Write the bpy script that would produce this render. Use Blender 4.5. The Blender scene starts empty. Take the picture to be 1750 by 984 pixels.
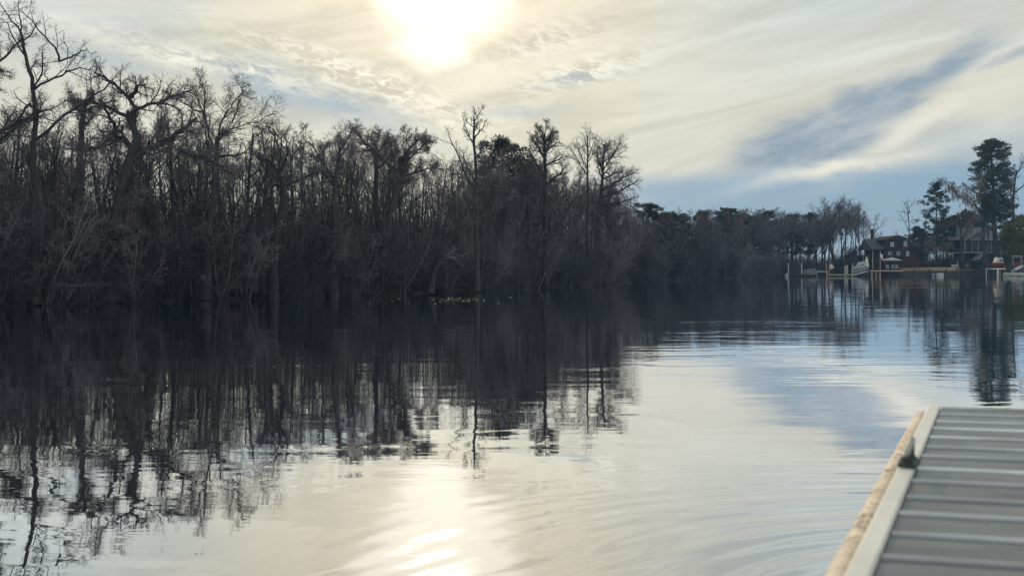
import bpy, math, random
import numpy as np
from mathutils import Vector

random.seed(7)
RNG = np.random.default_rng(11)
SC = bpy.context.scene
COL = SC.collection
F, CX, HY, H = 1400.0, 875.0, 457.0, 1.83      # focal length, optical axis, horizon (photo pixels), eye height (m)
def PX(px, Y): return (px-CX)/F*Y
def PZ(py, Y): return H-(py-HY)/F*Y
def P3(px, py, Y): return np.array([PX(px, Y), Y, PZ(py, Y)])
SHORE = [(-1500,572),(-600,548),(0,525),(350,514),(700,502),(900,494),(1000,488),(1100,482),(1200,477.5),(1300,473.6),
         (1340,472),(1400,471.2),(1455,471.0),(1470,471.9),(1530,472),(1650,471.2),(1750,471),(2100,471.5),(2600,474)]
def shore_y(px): return H*F/(np.interp(px, [a for a,_ in SHORE], [b for _,b in SHORE])-HY)

# ------------------------------------------------------------------ materials
def mat(name, base, rough=0.8, var=0.25, scale=6.0, stretch=(1,1,1), metallic=0.0, bump=0.0, spec=0.3, base2=None, transl=0.0, detail=5.0):
    m = bpy.data.materials.new(name); m.use_nodes = True
    nt = m.node_tree; N = nt.nodes; L = nt.links
    b = N['Principled BSDF']
    b.inputs['Roughness'].default_value = rough; b.inputs['Metallic'].default_value = metallic
    b.inputs['Specular IOR Level'].default_value = spec
    tc = N.new('ShaderNodeTexCoord'); mp = N.new('ShaderNodeMapping'); mp.inputs['Scale'].default_value = stretch
    L.new(tc.outputs['Object'], mp.inputs['Vector'])
    nz = N.new('ShaderNodeTexNoise'); nz.inputs['Scale'].default_value = scale; nz.inputs['Detail'].default_value = detail
    L.new(mp.outputs['Vector'], nz.inputs['Vector'])
    cr = N.new('ShaderNodeValToRGB')
    c2 = base2 if base2 else tuple(min(1, c*(1+var)) for c in base)
    cr.color_ramp.elements[0].position = 0.3; cr.color_ramp.elements[1].position = 0.7
    cr.color_ramp.elements[0].color = (*[c*(1-var) for c in base], 1); cr.color_ramp.elements[1].color = (*c2, 1)
    L.new(nz.outputs['Fac'], cr.inputs['Fac'])
    # each copy of a thing takes its own tone
    oi = N.new('ShaderNodeObjectInfo'); mr = N.new('ShaderNodeMapRange')
    mr.inputs['To Min'].default_value = 1-var; mr.inputs['To Max'].default_value = 1+var
    L.new(oi.outputs['Random'], mr.inputs['Value'])
    mx = N.new('ShaderNodeVectorMath'); mx.operation = 'SCALE'
    L.new(cr.outputs['Color'], mx.inputs[0]); L.new(mr.outputs['Result'], mx.inputs['Scale'])
    L.new(mx.outputs['Vector'], b.inputs['Base Color'])
    if bump:
        bp = N.new('ShaderNodeBump'); bp.inputs['Distance'].default_value = bump
        L.new(nz.outputs['Fac'], bp.inputs['Height']); L.new(bp.outputs['Normal'], b.inputs['Normal'])
    if transl:
        t = N.new('ShaderNodeBsdfTranslucent'); L.new(mx.outputs['Vector'], t.inputs['Color'])
        ms = N.new('ShaderNodeMixShader'); ms.inputs['Fac'].default_value = transl
        L.new(b.outputs['BSDF'], ms.inputs[1]); L.new(t.outputs['BSDF'], ms.inputs[2])
        L.new(ms.outputs['Shader'], N['Material Output'].inputs['Surface'])
    return m

M = {}
M['bark']   = mat('bark', (0.050,0.046,0.050), 0.9, 0.35, 5, (3,3,0.6), bump=0.03)
M['bark_pale'] = mat('bark_pale', (0.095,0.095,0.10), 0.9, 0.3, 5, (3,3,0.6), bump=0.02)
M['twig']   = mat('twig', (0.118,0.108,0.125), 0.9, 0.35, 0.7)
M['twig_red'] = mat('twig_red', (0.132,0.110,0.124), 0.9, 0.35, 0.7)
M['twig_grey'] = mat('twig_grey', (0.145,0.138,0.150), 0.9, 0.3, 0.7)
M['brush']  = mat('brush', (0.057,0.058,0.071), 0.95, 0.45, 0.35)
M['moss']   = mat('moss', (0.20,0.18,0.185), 0.95, 0.25, 2.0, transl=0.3)
M['moss_warm'] = mat('moss_warm', (0.24,0.215,0.175), 0.95, 0.25, 2.0, transl=0.3)
M['needle'] = mat('needle', (0.040,0.054,0.032), 0.8, 0.35, 0.6, transl=0.2)
M['evergreen'] = mat('evergreen', (0.050,0.055,0.045), 0.8, 0.35, 0.6, transl=0.15)
M['olive']  = mat('olive', (0.15,0.15,0.045), 0.7, 0.35, 1.2, transl=0.35)
M['soil']   = mat('soil', (0.028,0.026,0.026), 0.95, 0.4, 0.8, bump=0.08)
M['siding'] = mat('siding', (0.036,0.020,0.019), 0.75, 0.2, 3, (0.3,0.3,9))
M['green_siding'] = mat('green_siding', (0.040,0.055,0.058), 0.7, 0.2, 3, (0.3,0.3,9))
M['shingle'] = mat('shingle', (0.055,0.065,0.066), 0.9, 0.3, 8)
M['dark_shingle'] = mat('dark_shingle', (0.028,0.024,0.025), 0.9, 0.3, 8)
M['violet_shingle'] = mat('violet_shingle', (0.16,0.155,0.18), 0.9, 0.2, 8)
M['white']  = mat('white_paint', (0.40,0.41,0.44), 0.5, 0.06, 5)
M['grey_paint'] = mat('grey_paint', (0.34,0.37,0.41), 0.6, 0.12, 5)
M['tin']    = mat('tin', (0.36,0.41,0.39), 0.5, 0.12, 5, metallic=0.2)
M['glass']  = mat('window_glass', (0.10,0.13,0.16), 0.06, 0.1, 2, spec=0.9)
M['pale_pane'] = mat('pale_pane', (0.30,0.35,0.39), 0.15, 0.1, 2, spec=0.6)
M['screen'] = mat('insect_screen', (0.045,0.065,0.07), 0.6, 0.2, 3)
M['timber'] = mat('timber', (0.30,0.25,0.21), 0.85, 0.3, 4, (1,1,6))
M['pier_wood'] = mat('pier_wood', (0.40,0.29,0.25), 0.85, 0.2, 4)
M['pile']   = mat('pile', (0.34,0.34,0.33), 0.85, 0.3, 3, (4,4,0.5))
M['dark_pile'] = mat('dark_pile', (0.05,0.048,0.045), 0.85, 0.3, 3, (4,4,0.5))
M['bulkhead'] = mat('bulkhead', (0.045,0.045,0.048), 0.9, 0.3, 2, (1,1,4))
M['red']    = mat('red_paint', (0.16,0.028,0.025), 0.4, 0.15, 4)
M['tan_soil'] = mat('tan_soil', (0.27,0.185,0.10), 0.95, 0.25, 0.7)
M['canvas'] = mat('canvas', (0.62,0.60,0.56), 0.9, 0.12, 3)
M['flag']   = mat('flag_cloth', (0.75,0.72,0.74), 0.9, 0.05, 3)
M['pink']   = mat('pink_plastic', (0.70,0.52,0.55), 0.5, 0.1, 3)

# ------------------------------------------------------------------ mesh collecting
class MB:
    def __init__(s): s.v = []; s.f = []; s.n = 0
    def add(s, v, f):
        v = np.asarray(v, float).reshape(-1,3); f = np.asarray(f, int)
        s.v.append(v); s.f.append(f+s.n); s.n += len(v)
    def tubes(s, pts, rad, k, cap=True):
        """pts (n,P,3), rad (n,P): n tapered tubes with k sides."""
        pts = np.asarray(pts, float); rad = np.asarray(rad, float)
        if pts.ndim == 2: pts = pts[None]; rad = rad[None]
        n, P, _ = pts.shape
        t = np.gradient(pts, axis=1); t /= np.linalg.norm(t, axis=2, keepdims=True)+1e-9
        mean = t.mean(axis=1, keepdims=True)
        ref = np.where(np.abs(mean[...,2:3])>0.75, np.array([1.,0.13,0]), np.array([0,0.11,1.]))
        a = np.cross(t, np.broadcast_to(ref, t.shape)); a /= np.linalg.norm(a, axis=2, keepdims=True)+1e-9
        b = np.cross(t, a)
        ang = np.arange(k)*2*math.pi/k
        ring = a[:,:,None,:]*np.cos(ang)[None,None,:,None]+b[:,:,None,:]*np.sin(ang)[None,None,:,None]
        V = pts[:,:,None,:]+ring*rad[:,:,None,None]
        idx = np.arange(n*P*k).reshape(n,P,k)
        A = idx[:,:-1,:]; B = np.roll(A,-1,axis=2); D = idx[:,1:,:]; C_ = np.roll(D,-1,axis=2)
        s.add(V, np.stack([A,B,C_,D],-1).reshape(-1,4))
        if cap and k > 3:
            q = idx[:, -1, :]
            for j in range(1, k-1, 2):
                s.f.append(np.stack([q[:,0], q[:,j], q[:,j+1], q[:,(j+2) % k] if j+2 < k else q[:,0]], -1)[:, :] + s.n-n*P*k) if j+2 < k else None
    def box(s, c, d, rz=0.0, tilt=None):
        c = np.array(c, float); d = np.array(d, float)/2
        v = np.array([[x,y,z] for x in (-1,1) for y in (-1,1) for z in (-1,1)])*d
        if tilt is not None: v = v @ np.array(tilt.to_matrix()).T
        if rz:
            cs, sn = math.cos(rz), math.sin(rz); v = v @ np.array([[cs,sn,0],[-sn,cs,0],[0,0,1]])
        s.add(v+c, [[0,1,3,2],[4,6,7,5],[0,4,5,1],[2,3,7,6],[0,2,6,4],[1,5,7,3]])
    def beam(s, a, b, w, h):
        """box section from a to b"""
        a = Vector(a); b = Vector(b); d = b-a
        q = d.to_track_quat('X','Z'); s.box((a+b)/2, (d.length, w, h), tilt=q)
    def prism(s, poly, y0, y1):
        """convex outline in XZ extruded along Y"""
        n = len(poly)
        v = [(x,y0,z) for x,z in poly]+[(x,y1,z) for x,z in poly]
        o = s.n
        s.add(v, [[i,(i+1)%n,n+(i+1)%n,n+i] for i in range(n)])
        s.tri = getattr(s,'tri',[]); s.tri += [[o+i for i in range(n)][::-1], [o+n+i for i in range(n)]]
    def poly(s, v, faces):
        o = s.n; v = np.asarray(v,float).reshape(-1,3); s.v.append(v); s.n += len(v)
        s.tri = getattr(s,'tri',[]); s.tri += [[o+i for i in f] for f in faces]
    def quads(s, centre, u, w):
        """many quads: centre (n,3), half axes u, w"""
        V = np.stack([centre-u-w, centre+u-w, centre+u+w, centre-u+w], 1)
        n = len(centre); s.add(V.reshape(-1,3), np.arange(n*4).reshape(n,4))
    def mesh(s, name, m, smooth=True):
        me = bpy.data.meshes.new(name)
        V = np.concatenate(s.v); fl = [f for f in s.f if f is not None]
        Fq = np.concatenate(fl) if fl else np.zeros((0,4),int)
        tri = getattr(s,'tri',[])
        loops = np.concatenate([Fq.reshape(-1)]+[np.array(t) for t in tri]) if tri else Fq.reshape(-1)
        tot = np.concatenate([np.full(len(Fq),4,int), np.array([len(t) for t in tri],int)])
        st = np.concatenate([[0], np.cumsum(tot)[:-1]])
        me.vertices.add(len(V)); me.vertices.foreach_set('co', V.astype(np.float32).reshape(-1))
        me.loops.add(len(loops)); me.loops.foreach_set('vertex_index', loops.astype(np.int32))
        me.polygons.add(len(tot)); me.polygons.foreach_set('loop_start', st.astype(np.int32))
        me.polygons.foreach_set('loop_total', tot.astype(np.int32))
        me.polygons.foreach_set('use_smooth', np.full(len(tot), bool(smooth)))
        me.update(calc_edges=True); me.validate()
        me.materials.append(m)
        return me
    def build(s, name, m, parent=None, smooth=False, loc=None):
        o = bpy.data.objects.new(name, s.mesh(name, m, smooth)); COL.objects.link(o)
        if parent: o.parent = parent
        if loc is not None: o.location = loc
        return o

def tag(o, label=None, cat=None, group=None, kind=None):
    for k, v in (('label',label),('category',cat),('group',group),('kind',kind)):
        if v: o[k] = v
    return o
def thing(name, label, cat, loc=(0,0,0), group=None, rz=0.0):
    o = bpy.data.objects.new(name, None); COL.objects.link(o); o.empty_display_size = 0.2
    o.location = loc; o.rotation_euler = (0,0,rz)
    return tag(o, label, cat, group)
def dup(root, loc, rz=0.0, sc=1.0, label=None, group=None, zsc=None):
    r = root.copy(); COL.objects.link(r)
    r.location = loc; r.rotation_euler = (0,0,rz); r.scale = (sc,sc,zsc if zsc else sc)
    if label: r['label'] = label
    if group: r['group'] = group
    for ch in root.children:
        c = ch.copy(); COL.objects.link(c); c.parent = r
        for g in ch.children:
            d = g.copy(); COL.objects.link(d); d.parent = c
    return r

# ------------------------------------------------------------------ trees
def unit(v): return v/(np.linalg.norm(v)+1e-9)
NPT = [10,7,5,4,3]; SIDES = [8,6,4,3,3]
class Tree:
    def __init__(s, rng, n=(9,6,6,5), t0=(0.5,0.3,0.2,0.15), ang=(45,50,50,45), ln=(0.42,0.5,0.5,0.55), wob=(0.05,0.14,0.2,0.25,0.3),
                 trop=(0.02,0.10,0.06,0.03,0.02), rmin=(0.05,0.028,0.015,0.009,0.006), top=4, bud=0, budsize=0.035, shape=0.55, rr=0.62, flat=0.0):
        s.r = rng; s.n=n; s.t0=t0; s.ang=ang; s.ln=ln; s.wob=wob; s.trop=trop; s.rmin=rmin; s.top=top; s.bud=bud; s.budsize=budsize
        s.shape=shape; s.rr=rr; s.flat=flat
        s.lv = [[] for _ in range(5)]; s.tips = []; s.limbpts = []
    def line(s, p, d, L, r, lvl):
        n = NPT[lvl]; st = L/(n-1); pts = [p]; d = unit(np.array(d,float))
        w = s.r.normal(0,1,(n,3))*s.wob[lvl]
        for i in range(n-1):
            d = d+w[i]; d[2] += s.trop[lvl]; d = unit(d); p = p+d*st; pts.append(p)
        pts = np.array(pts); t = np.linspace(0,1,n)
        rad = np.maximum(r*(1-t*(0.72 if lvl==0 else 0.6)), s.rmin[min(lvl,4)]*0.8)
        return pts, rad
    def grow(s, p, d, L, r, lvl):
        pts, rad = s.line(np.array(p,float), d, L, r, lvl)
        s.branch(pts, rad, L, lvl)
    def branch(s, pts, rad, L, lvl, nmul=1.0, t0=None):
        s.lv[lvl].append((pts, rad))
        if lvl in (1,2): s.limbpts.append(pts)
        if lvl >= s.top:
            s.tips.append(pts[-1]); s.tips.append(pts[len(pts)//2]); return
        n = max(1,int(round(s.n[lvl]*nmul*s.r.uniform(0.8,1.2)))); a0 = s.r.uniform(0,6.28)
        tt0 = s.t0[lvl] if t0 is None else t0
        for i in range(n):
            t = tt0+(1-tt0)*((i+s.r.uniform(0.2,0.8))/n)
            k = t*(len(pts)-1); j = min(int(k), len(pts)-2); f = k-j
            p = pts[j]*(1-f)+pts[j+1]*f; rp = rad[j]*(1-f)+rad[j+1]*f
            d = unit(pts[j+1]-pts[j])
            a = a0+i*2.4+s.r.uniform(-0.4,0.4)
            x = unit(np.cross(d, [0.31,0.95,0.1] if abs(d[2])>0.7 else [0,0.1,1.])); y = np.cross(d,x)
            th = math.radians(s.ang[lvl]*s.r.uniform(0.7,1.3))
            dd = d*math.cos(th)+(x*math.cos(a)+y*math.sin(a))*math.sin(th)
            if s.flat and lvl == 0: dd[2] = dd[2]*(1-s.flat)+0.25*s.flat
            ll = L*s.ln[lvl]*s.r.uniform(0.7,1.25)*(1-s.shape*t if lvl==0 else 1-0.4*t)
            s.grow(p, dd, ll, max(rp*s.rr*s.r.uniform(0.8,1), s.rmin[lvl+1]), lvl+1)
    def meshes(s, base):
        a, b = MB(), MB()
        for lvl in range(5):
            by = {}
            for pts, rad in s.lv[lvl]: by.setdefault(len(pts), []).append((pts,rad))
            for k, ls in by.items():
                (a if lvl < 2 else b).tubes(np.array([x for x,_ in ls])-base, np.array([y for _,y in ls]), SIDES[lvl], cap=False)
        if s.bud and s.tips:
            t = np.repeat(np.array(s.tips), s.bud, axis=0)-base
            t = t+s.r.normal(0,0.06,t.shape)
            u = s.r.normal(0,1,t.shape); u /= np.linalg.norm(u,axis=1,keepdims=True)
            w = np.cross(u, s.r.normal(0,1,t.shape)); w /= np.linalg.norm(w,axis=1,keepdims=True)
            sz = s.budsize*s.r.uniform(0.6,1.4,(len(t),1))
            b.quads(t, u*sz, w*sz*0.5)
        return a, b
def moss_mesh(rng, limbpts, base, n, lmax=1.3, w=0.035, lo=-1e9, spread=0.12):
    pts = np.concatenate([p[1:] for p in limbpts]); pts = pts[pts[:,2] > lo]
    c = pts[rng.integers(0,len(pts),n)]-base+rng.normal(0,spread,(n,3))*np.array([1,1,0.3])
    L = rng.uniform(0.25,1,(n,1))*lmax
    P = np.stack([c, c+np.concatenate([rng.normal(0,0.07,(n,2)),-L*0.5],1), c+np.concatenate([rng.normal(0,0.12,(n,2)),-L],1)],1)
    mb = MB(); R = np.ones((n,3))*w*rng.uniform(0.5,1.2,(n,1))*np.array([[0.7,1.0,0.15]])
    mb.tubes(P, R, 3, cap=False); return mb

def needle_clumps(rng, centres, rad, per, blade, wid, mb=None, flat=0.6):
    mb = mb or MB()
    c = np.repeat(centres, per, 0); r = np.repeat(rad, per)[:,None]
    o = rng.normal(0,1,c.shape); o /= np.linalg.norm(o,axis=1,keepdims=True)
    o *= r*rng.uniform(0.15,1,(len(c),1))**0.5; o[:,2] *= flat
    u = o+rng.normal(0,0.5,c.shape)*r; u[:,2] += 0.25*r[:,0]; u /= np.linalg.norm(u,axis=1,keepdims=True)
    w = np.cross(u, rng.normal(0,1,c.shape)); w /= np.linalg.norm(w,axis=1,keepdims=True)
    s = rng.uniform(0.6,1.3,(len(c),1))
    mb.quads(c+o, u*blade*s, w*wid*s); return mb

def make_tree(name, label, cat, base, t, group=None, barkm='bark', twigm='twig', moss=None):
    root = thing(name, label, cat, base, group)
    a, b = t.meshes(np.array(base,float))
    a.build('trunk', M[barkm], root, True)
    if b.n: b.build('crown', M[twigm], root, True)
    if moss: moss_mesh(t.r, t.limbpts, np.array(base,float), *moss[1:]).build('moss_fronds', M[moss[0]], root, True)
    return root

def straight_tree(rng, Ht, r0, lean=0.05, **kw):
    t = Tree(rng, **kw)
    d = np.array([rng.normal(0,lean), rng.normal(0,lean), 1.0])
    t.grow(np.zeros(3), d, Ht, r0, 0); return t

def pine(name, label, base, Ht, r0, whorls, spread, rng, cl=(0.9,70,0.22,0.035), tf=0.45, group=None, top_r=0.5, foliage='needle', profile=None, moss=None, lean=(0,0)):
    """trunk with limbs, needle clumps at limb ends; profile(t) gives the limb reach from crown foot (0) to top (1)"""
    root = thing(name, label, 'tree', base, group)
    tr, cr, limbs, cen, rad = MB(), MB(), [], [], []
    zz = np.linspace(0,1,12); px = np.cumsum(rng.normal(0,0.02*r0*4,12))
    tp = np.stack([px+lean[0]*zz*Ht, np.cumsum(rng.normal(0,0.1,12))+lean[1]*zz*Ht, zz*Ht],1)
    tr.tubes(tp, r0*(1-0.8*zz)*(1+0.35*np.exp(-zz*30)), 9)
    for i in range(whorls):
        t = (i+rng.uniform(0.1,0.9))/whorls
        z = Ht*(tf+(1-tf)*t*0.985); R = spread*(profile(t) if profile else (1-t)**0.7+0.12)*rng.uniform(0.6,1.15)
        a = i*2.4+rng.uniform(-0.5,0.5)
        c = np.array([np.interp(z,tp[:,2],tp[:,0]), np.interp(z,tp[:,2],tp[:,1]), z])
        q = np.linspace(0,1,6)
        lp = c+np.stack([np.cos(a)*R*q, np.sin(a)*R*q, R*(0.15*q+0.25*q*q)],1)+np.concatenate([np.zeros((1,3)),rng.normal(0,0.06*R,(5,3))])
        tr.tubes(lp, np.maximum(r0*0.22*(1-0.7*q)*(1.1-t), 0.03), 4, cap=False)
        limbs.append(lp)
        for f in np.arange(0.45,1.01,0.28):
            k = f*5; j = min(int(k),4); p = lp[j]*(1-k+j)+lp[j+1]*(k-j)
            for _ in range(2):
                cen.append(p+rng.normal(0,0.28*cl[0],3)*np.array([1.3,1.3,0.8])); rad.append(cl[0]*rng.uniform(0.6,1.15))
    for _ in range(4): cen.append(tp[-1]+rng.normal(0,0.5*cl[0],3)*np.array([1,1,0.7])); rad.append(cl[0]*top_r*1.6)
    needle_clumps(rng, np.array(cen), np.array(rad), cl[1], cl[2], cl[3], cr)
    tr.build('trunk', M['bark'], root, True); cr.build('crown', M[foliage], root, True)
    if moss: moss_mesh(rng, limbs, np.zeros(3), *moss[1:]).build('moss_fronds', M[moss[0]], root, True)
    return root

# ------------------------------------------------------------------ ground, water
def build_ground():
    pts = []
    ps = np.concatenate([np.linspace(-1500,0,10)[:-1], np.linspace(0,1750,120), np.linspace(1800,2600,8)])
    for p in ps:
        Y = shore_y(p); pts.append((PX(p,Y),Y))
    S = np.array(pts); S[1:-1] += RNG.normal(0,0.30,(len(S)-2,2))*np.minimum(S[1:-1,1:2]/60,1.2)
    right = np.clip((ps-1440)/60,0,1)
    # away from the river: along the view ray, further and further
    offs = [-3,-0.4,0,0.5,2,6,14,40,200,2500]
    zl = [-1.5,-0.35,-0.02,0.18,0.32,0.45,0.6,0.8,1.2,4]
    zr = [-1.5,-0.35,-0.05,0.9,1.15,1.45,1.75,2.0,2.5,5]
    V = []
    for k,o in enumerate(offs):
        for i in range(len(S)):
            d = S[i]/np.linalg.norm(S[i]); q = S[i]+d*o
            z = zl[k]*(1-right[i])+zr[k]*right[i]
            if 2 < k < 8: z += RNG.normal(0,0.05+0.05*(1-right[i]))
            V.append((q[0],q[1],z))
    n = len(S); mb = MB()
    fs = [[k*n+i,k*n+i+1,(k+1)*n+i+1,(k+1)*n+i] for k in range(len(offs)-1) for i in range(n-1)]
    mb.add(V, fs); o = mb.build('ground', M['soil'], None, True); tag(o, kind='structure')
build_ground()

def build_water():
    mb = MB(); R = 3000
    mb.poly([(-R,-400,0),(R,-400,0),(R,R,0),(-R,R,0)], [[0,1,2,3]])
    m = bpy.data.materials.new('river_water'); m.use_nodes = True
    nt = m.node_tree; N = nt.nodes; L = nt.links; N.clear()
    out = N.new('ShaderNodeOutputMaterial')
    geo = N.new('ShaderNodeNewGeometry')
    def noise(scale, detail, sc, rough=0.5, dist=0.0, rot=0.0):
        mp = N.new('ShaderNodeMapping'); mp.inputs['Scale'].default_value = sc; mp.inputs['Rotation'].default_value = (0,0,rot)
        L.new(geo.outputs['Position'], mp.inputs['Vector'])
        nz = N.new('ShaderNodeTexNoise'); nz.inputs['Scale'].default_value = scale; nz.inputs['Detail'].default_value = detail
        nz.inputs['Roughness'].default_value = rough; nz.inputs['Distortion'].default_value = dist
        L.new(mp.outputs['Vector'], nz.inputs['Vector']); return nz.outputs['Fac']
    def mth(op, a, b=None, c=None):
        n = N.new('ShaderNodeMath'); n.operation = op
        for i,x in enumerate((a,b,c)):
            if x is None: continue
            if isinstance(x,(int,float)): n.inputs[i].default_value = x
            else: L.new(x, n.inputs[i])
        return n.outputs[0]
    fine = noise(2.3, 3, (0.30,1.0,1), 0.55, 0.4, 0.06)
    mid  = noise(0.75, 2, (0.22,1.0,1), 0.5, 0.5, -0.10)
    lng  = noise(0.16, 2, (0.4,1.0,1), 0.5, 0.3, 0.12)
    patch = noise(0.05, 2, (0.35,1.0,1), 0.5)
    pm = N.new('ShaderNodeMapRange'); pm.inputs['From Min'].default_value=0.38; pm.inputs['From Max'].default_value=0.64
    pm.inputs['To Min'].default_value=0.30; pm.inputs['To Max'].default_value=1.1
    L.new(patch, pm.inputs['Value'])
    h = mth('MULTIPLY', fine, 0.0050); h = mth('MULTIPLY_ADD', noise(9.0,2,(0.4,1.0,1),0.5,0.3,0.2), 0.0007, h); h = mth('MULTIPLY', h, pm.outputs[0])
    h = mth('MULTIPLY_ADD', mid, 0.0095, h); h = mth('MULTIPLY_ADD', lng, 0.030, h)
    # rings spreading from the dock piles
    sub = N.new('ShaderNodeVectorMath'); sub.operation='SUBTRACT'; sub.inputs[1].default_value=(3.5,1.0,0)
    L.new(geo.outputs['Position'], sub.inputs[0])
    ln = N.new('ShaderNodeVectorMath'); ln.operation='LENGTH'; L.new(sub.outputs['Vector'], ln.inputs[0])
    d = ln.outputs['Value']
    dd = mth('MULTIPLY_ADD', lng, 2.0, d); dd = mth('MULTIPLY_ADD', mid, 0.35, dd)
    wv = mth('SINE', mth('MULTIPLY', dd, 26.0)); wv2 = mth('SINE', mth('MULTIPLY', dd, 9.5))
    fade = N.new('ShaderNodeMapRange'); fade.interpolation_type='SMOOTHSTEP'
    fade.inputs['From Min'].default_value=3.2; fade.inputs['From Max'].default_value=7.5; fade.inputs['To Min'].default_value=1; fade.inputs['To Max'].default_value=0
    L.new(d, fade.inputs['Value'])
    rg = mth('MULTIPLY_ADD', wv2, 1.8, wv); rg = mth('MULTIPLY', rg, 0.0019); rg = mth('MULTIPLY', rg, fade.outputs[0])
    h = mth('ADD', h, rg)
    bp = N.new('ShaderNodeBump'); bp.inputs['Strength'].default_value=1; bp.inputs['Distance'].default_value=1.0
    L.new(h, bp.inputs['Height'])
    gl = N.new('ShaderNodeBsdfGlossy'); gl.inputs['Roughness'].default_value=0.012; gl.inputs['Color'].default_value=(0.95,0.965,0.995,1)
    L.new(bp.outputs['Normal'], gl.inputs['Normal'])
    df = N.new('ShaderNodeBsdfDiffuse'); df.inputs['Color'].default_value=(0.012,0.017,0.02,1)
    lw = N.new('ShaderNodeLayerWeight'); lw.inputs['Blend'].default_value=0.5
    mr = N.new('ShaderNodeMapRange'); mr.inputs['From Min'].default_value=0.6; mr.inputs['From Max'].default_value=0.86
    mr.inputs['To Min'].default_value=0.61; mr.inputs['To Max'].default_value=0.97
    L.new(lw.outputs['Facing'], mr.inputs['Value'])
    mx = N.new('ShaderNodeMixShader'); L.new(mr.outputs[0], mx.inputs['Fac']); L.new(df.outputs[0], mx.inputs[1]); L.new(gl.outputs[0], mx.inputs[2])
    L.new(mx.outputs[0], out.inputs['Surface'])
    o = mb.build('water', m); tag(o, kind='structure')
build_water()

# ------------------------------------------------------------------ left bank: trees one can tell apart
def hero(name, label, Y, trunk, limbs, rtrunk, kw, rl=0.5, group=None, seed=1, barkm='bark', twigm='twig', moss=None, nmul=1.0, cat='bare tree', t0=0.15, trunk_t0=0.6, trunk_n=1.0):
    """trunk and limbs as (px,py) runs at depth Y; the limbs reach out in depth too"""
    rng = np.random.default_rng(seed)
    t = Tree(rng, **kw)
    def run(pl, r0, r1, dep):
        pl = np.array(pl,float); n = len(pl)
        y = Y+dep*np.linspace(0,1,n)
        p = np.stack([(pl[:,0]-CX)/F*Y, y, H-(pl[:,1]-HY)/F*Y],1)
        k = np.linspace(0,1,n); kk = np.linspace(0,1,max(10,n*2))
        q = np.stack([np.interp(kk,k,p[:,i]) for i in range(3)],1)
        for _ in range(2): q[1:-1] = (q[:-2]+2*q[1:-1]+q[2:])/4
        q[1:-1] += rng.normal(0,0.035,(len(q)-2,3))
        return q, r0+(r1-r0)*kk
    q, r = run(trunk, rtrunk, rtrunk*0.35, 0)
    r[0] *= 1.5; r[1] *= 1.2
    q[0,2] = min(q[0,2], 0.1)
    Lt = np.linalg.norm(np.diff(q,axis=0),axis=1).sum()
    t.branch(q, r, Lt*0.5, 0, nmul*trunk_n*0.6, trunk_t0)
    for i, lb in enumerate(limbs):
        dep = rng.uniform(-1,1)*0.06*Y
        r0 = np.interp(-lb[0][1], -np.array([p[1] for p in trunk]), np.linspace(rtrunk,rtrunk*0.35,len(trunk)))*rl*1.35
        q2, r2 = run(lb, r0, r0*0.35, dep)
        L2 = np.linalg.norm(np.diff(q2,axis=0),axis=1).sum()
        t.branch(q2, r2, np.clip(L2*0.95,2.2,4.0)*(1.0 if Y<50 or Y>120 else 0.85), 1, nmul*np.clip(L2/2.6,0.8,2.4)*(1.0 if Y<120 else 0.6), t0)
    base = np.array([q[0,0], q[0,1], 0.1])
    return make_tree(name, label, cat, tuple(base), t, group, barkm, twigm, moss)
def c1(*p): return [(x/3.28, y/3.28) for x,y in p]                    # measured in an enlarged crop
def c3(*p): return [(400+x/4.1, 170+y/4.1) for x,y in p]
def c5(*p): return [(750+x/4.1, 180+y/4.1) for x,y in p]

KT = dict(n=(6,8,8,6), t0=(0.5,0.2,0.15,0.1), ang=(45,45,45,40), ln=(0.4,0.46,0.54,0.6), bud=1, budsize=0.016, rmin=(0.05,0.028,0.013,0.0075,0.005))
hero('bare_tree','tall forked bare tree with wispy top leaning left, near the left edge', 39, c1((200,1640),(195,1250),(190,984),(180,800),(205,620),(185,520),(180,400),(130,260),(115,180)),
     [c1((115,185),(60,90),(30,10)), c1((115,185),(140,120),(175,30)), c1((195,500),(260,420),(330,345),(385,338)), c1((330,345),(345,290),(320,260),(240,150),(200,100)),
      c1((185,800),(240,720),(330,600),(430,530),(480,450),(502,400)), c1((190,600),(120,560),(40,640),(-60,700)), c1((330,345),(370,280),(385,220))], 0.17,
     dict(KT, n=(7,6,5,4), bud=1), seed=3)
hero('bare_tree','bare tree at the left edge with bunched twigs on slanting limbs', 38, c1((-120,1640),(-110,1000),(-130,700),(-90,400),(-60,250)),
     [c1((-110,900),(0,780),(100,690),(180,620)), c1((-120,800),(0,700),(90,620),(160,570)), c1((-100,600),(0,500),(100,430)), c1((-90,420),(20,300),(90,200)), c1((-120,650),(-20,560),(60,480))], 0.2,
     dict(KT, bud=2), seed=4)
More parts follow.
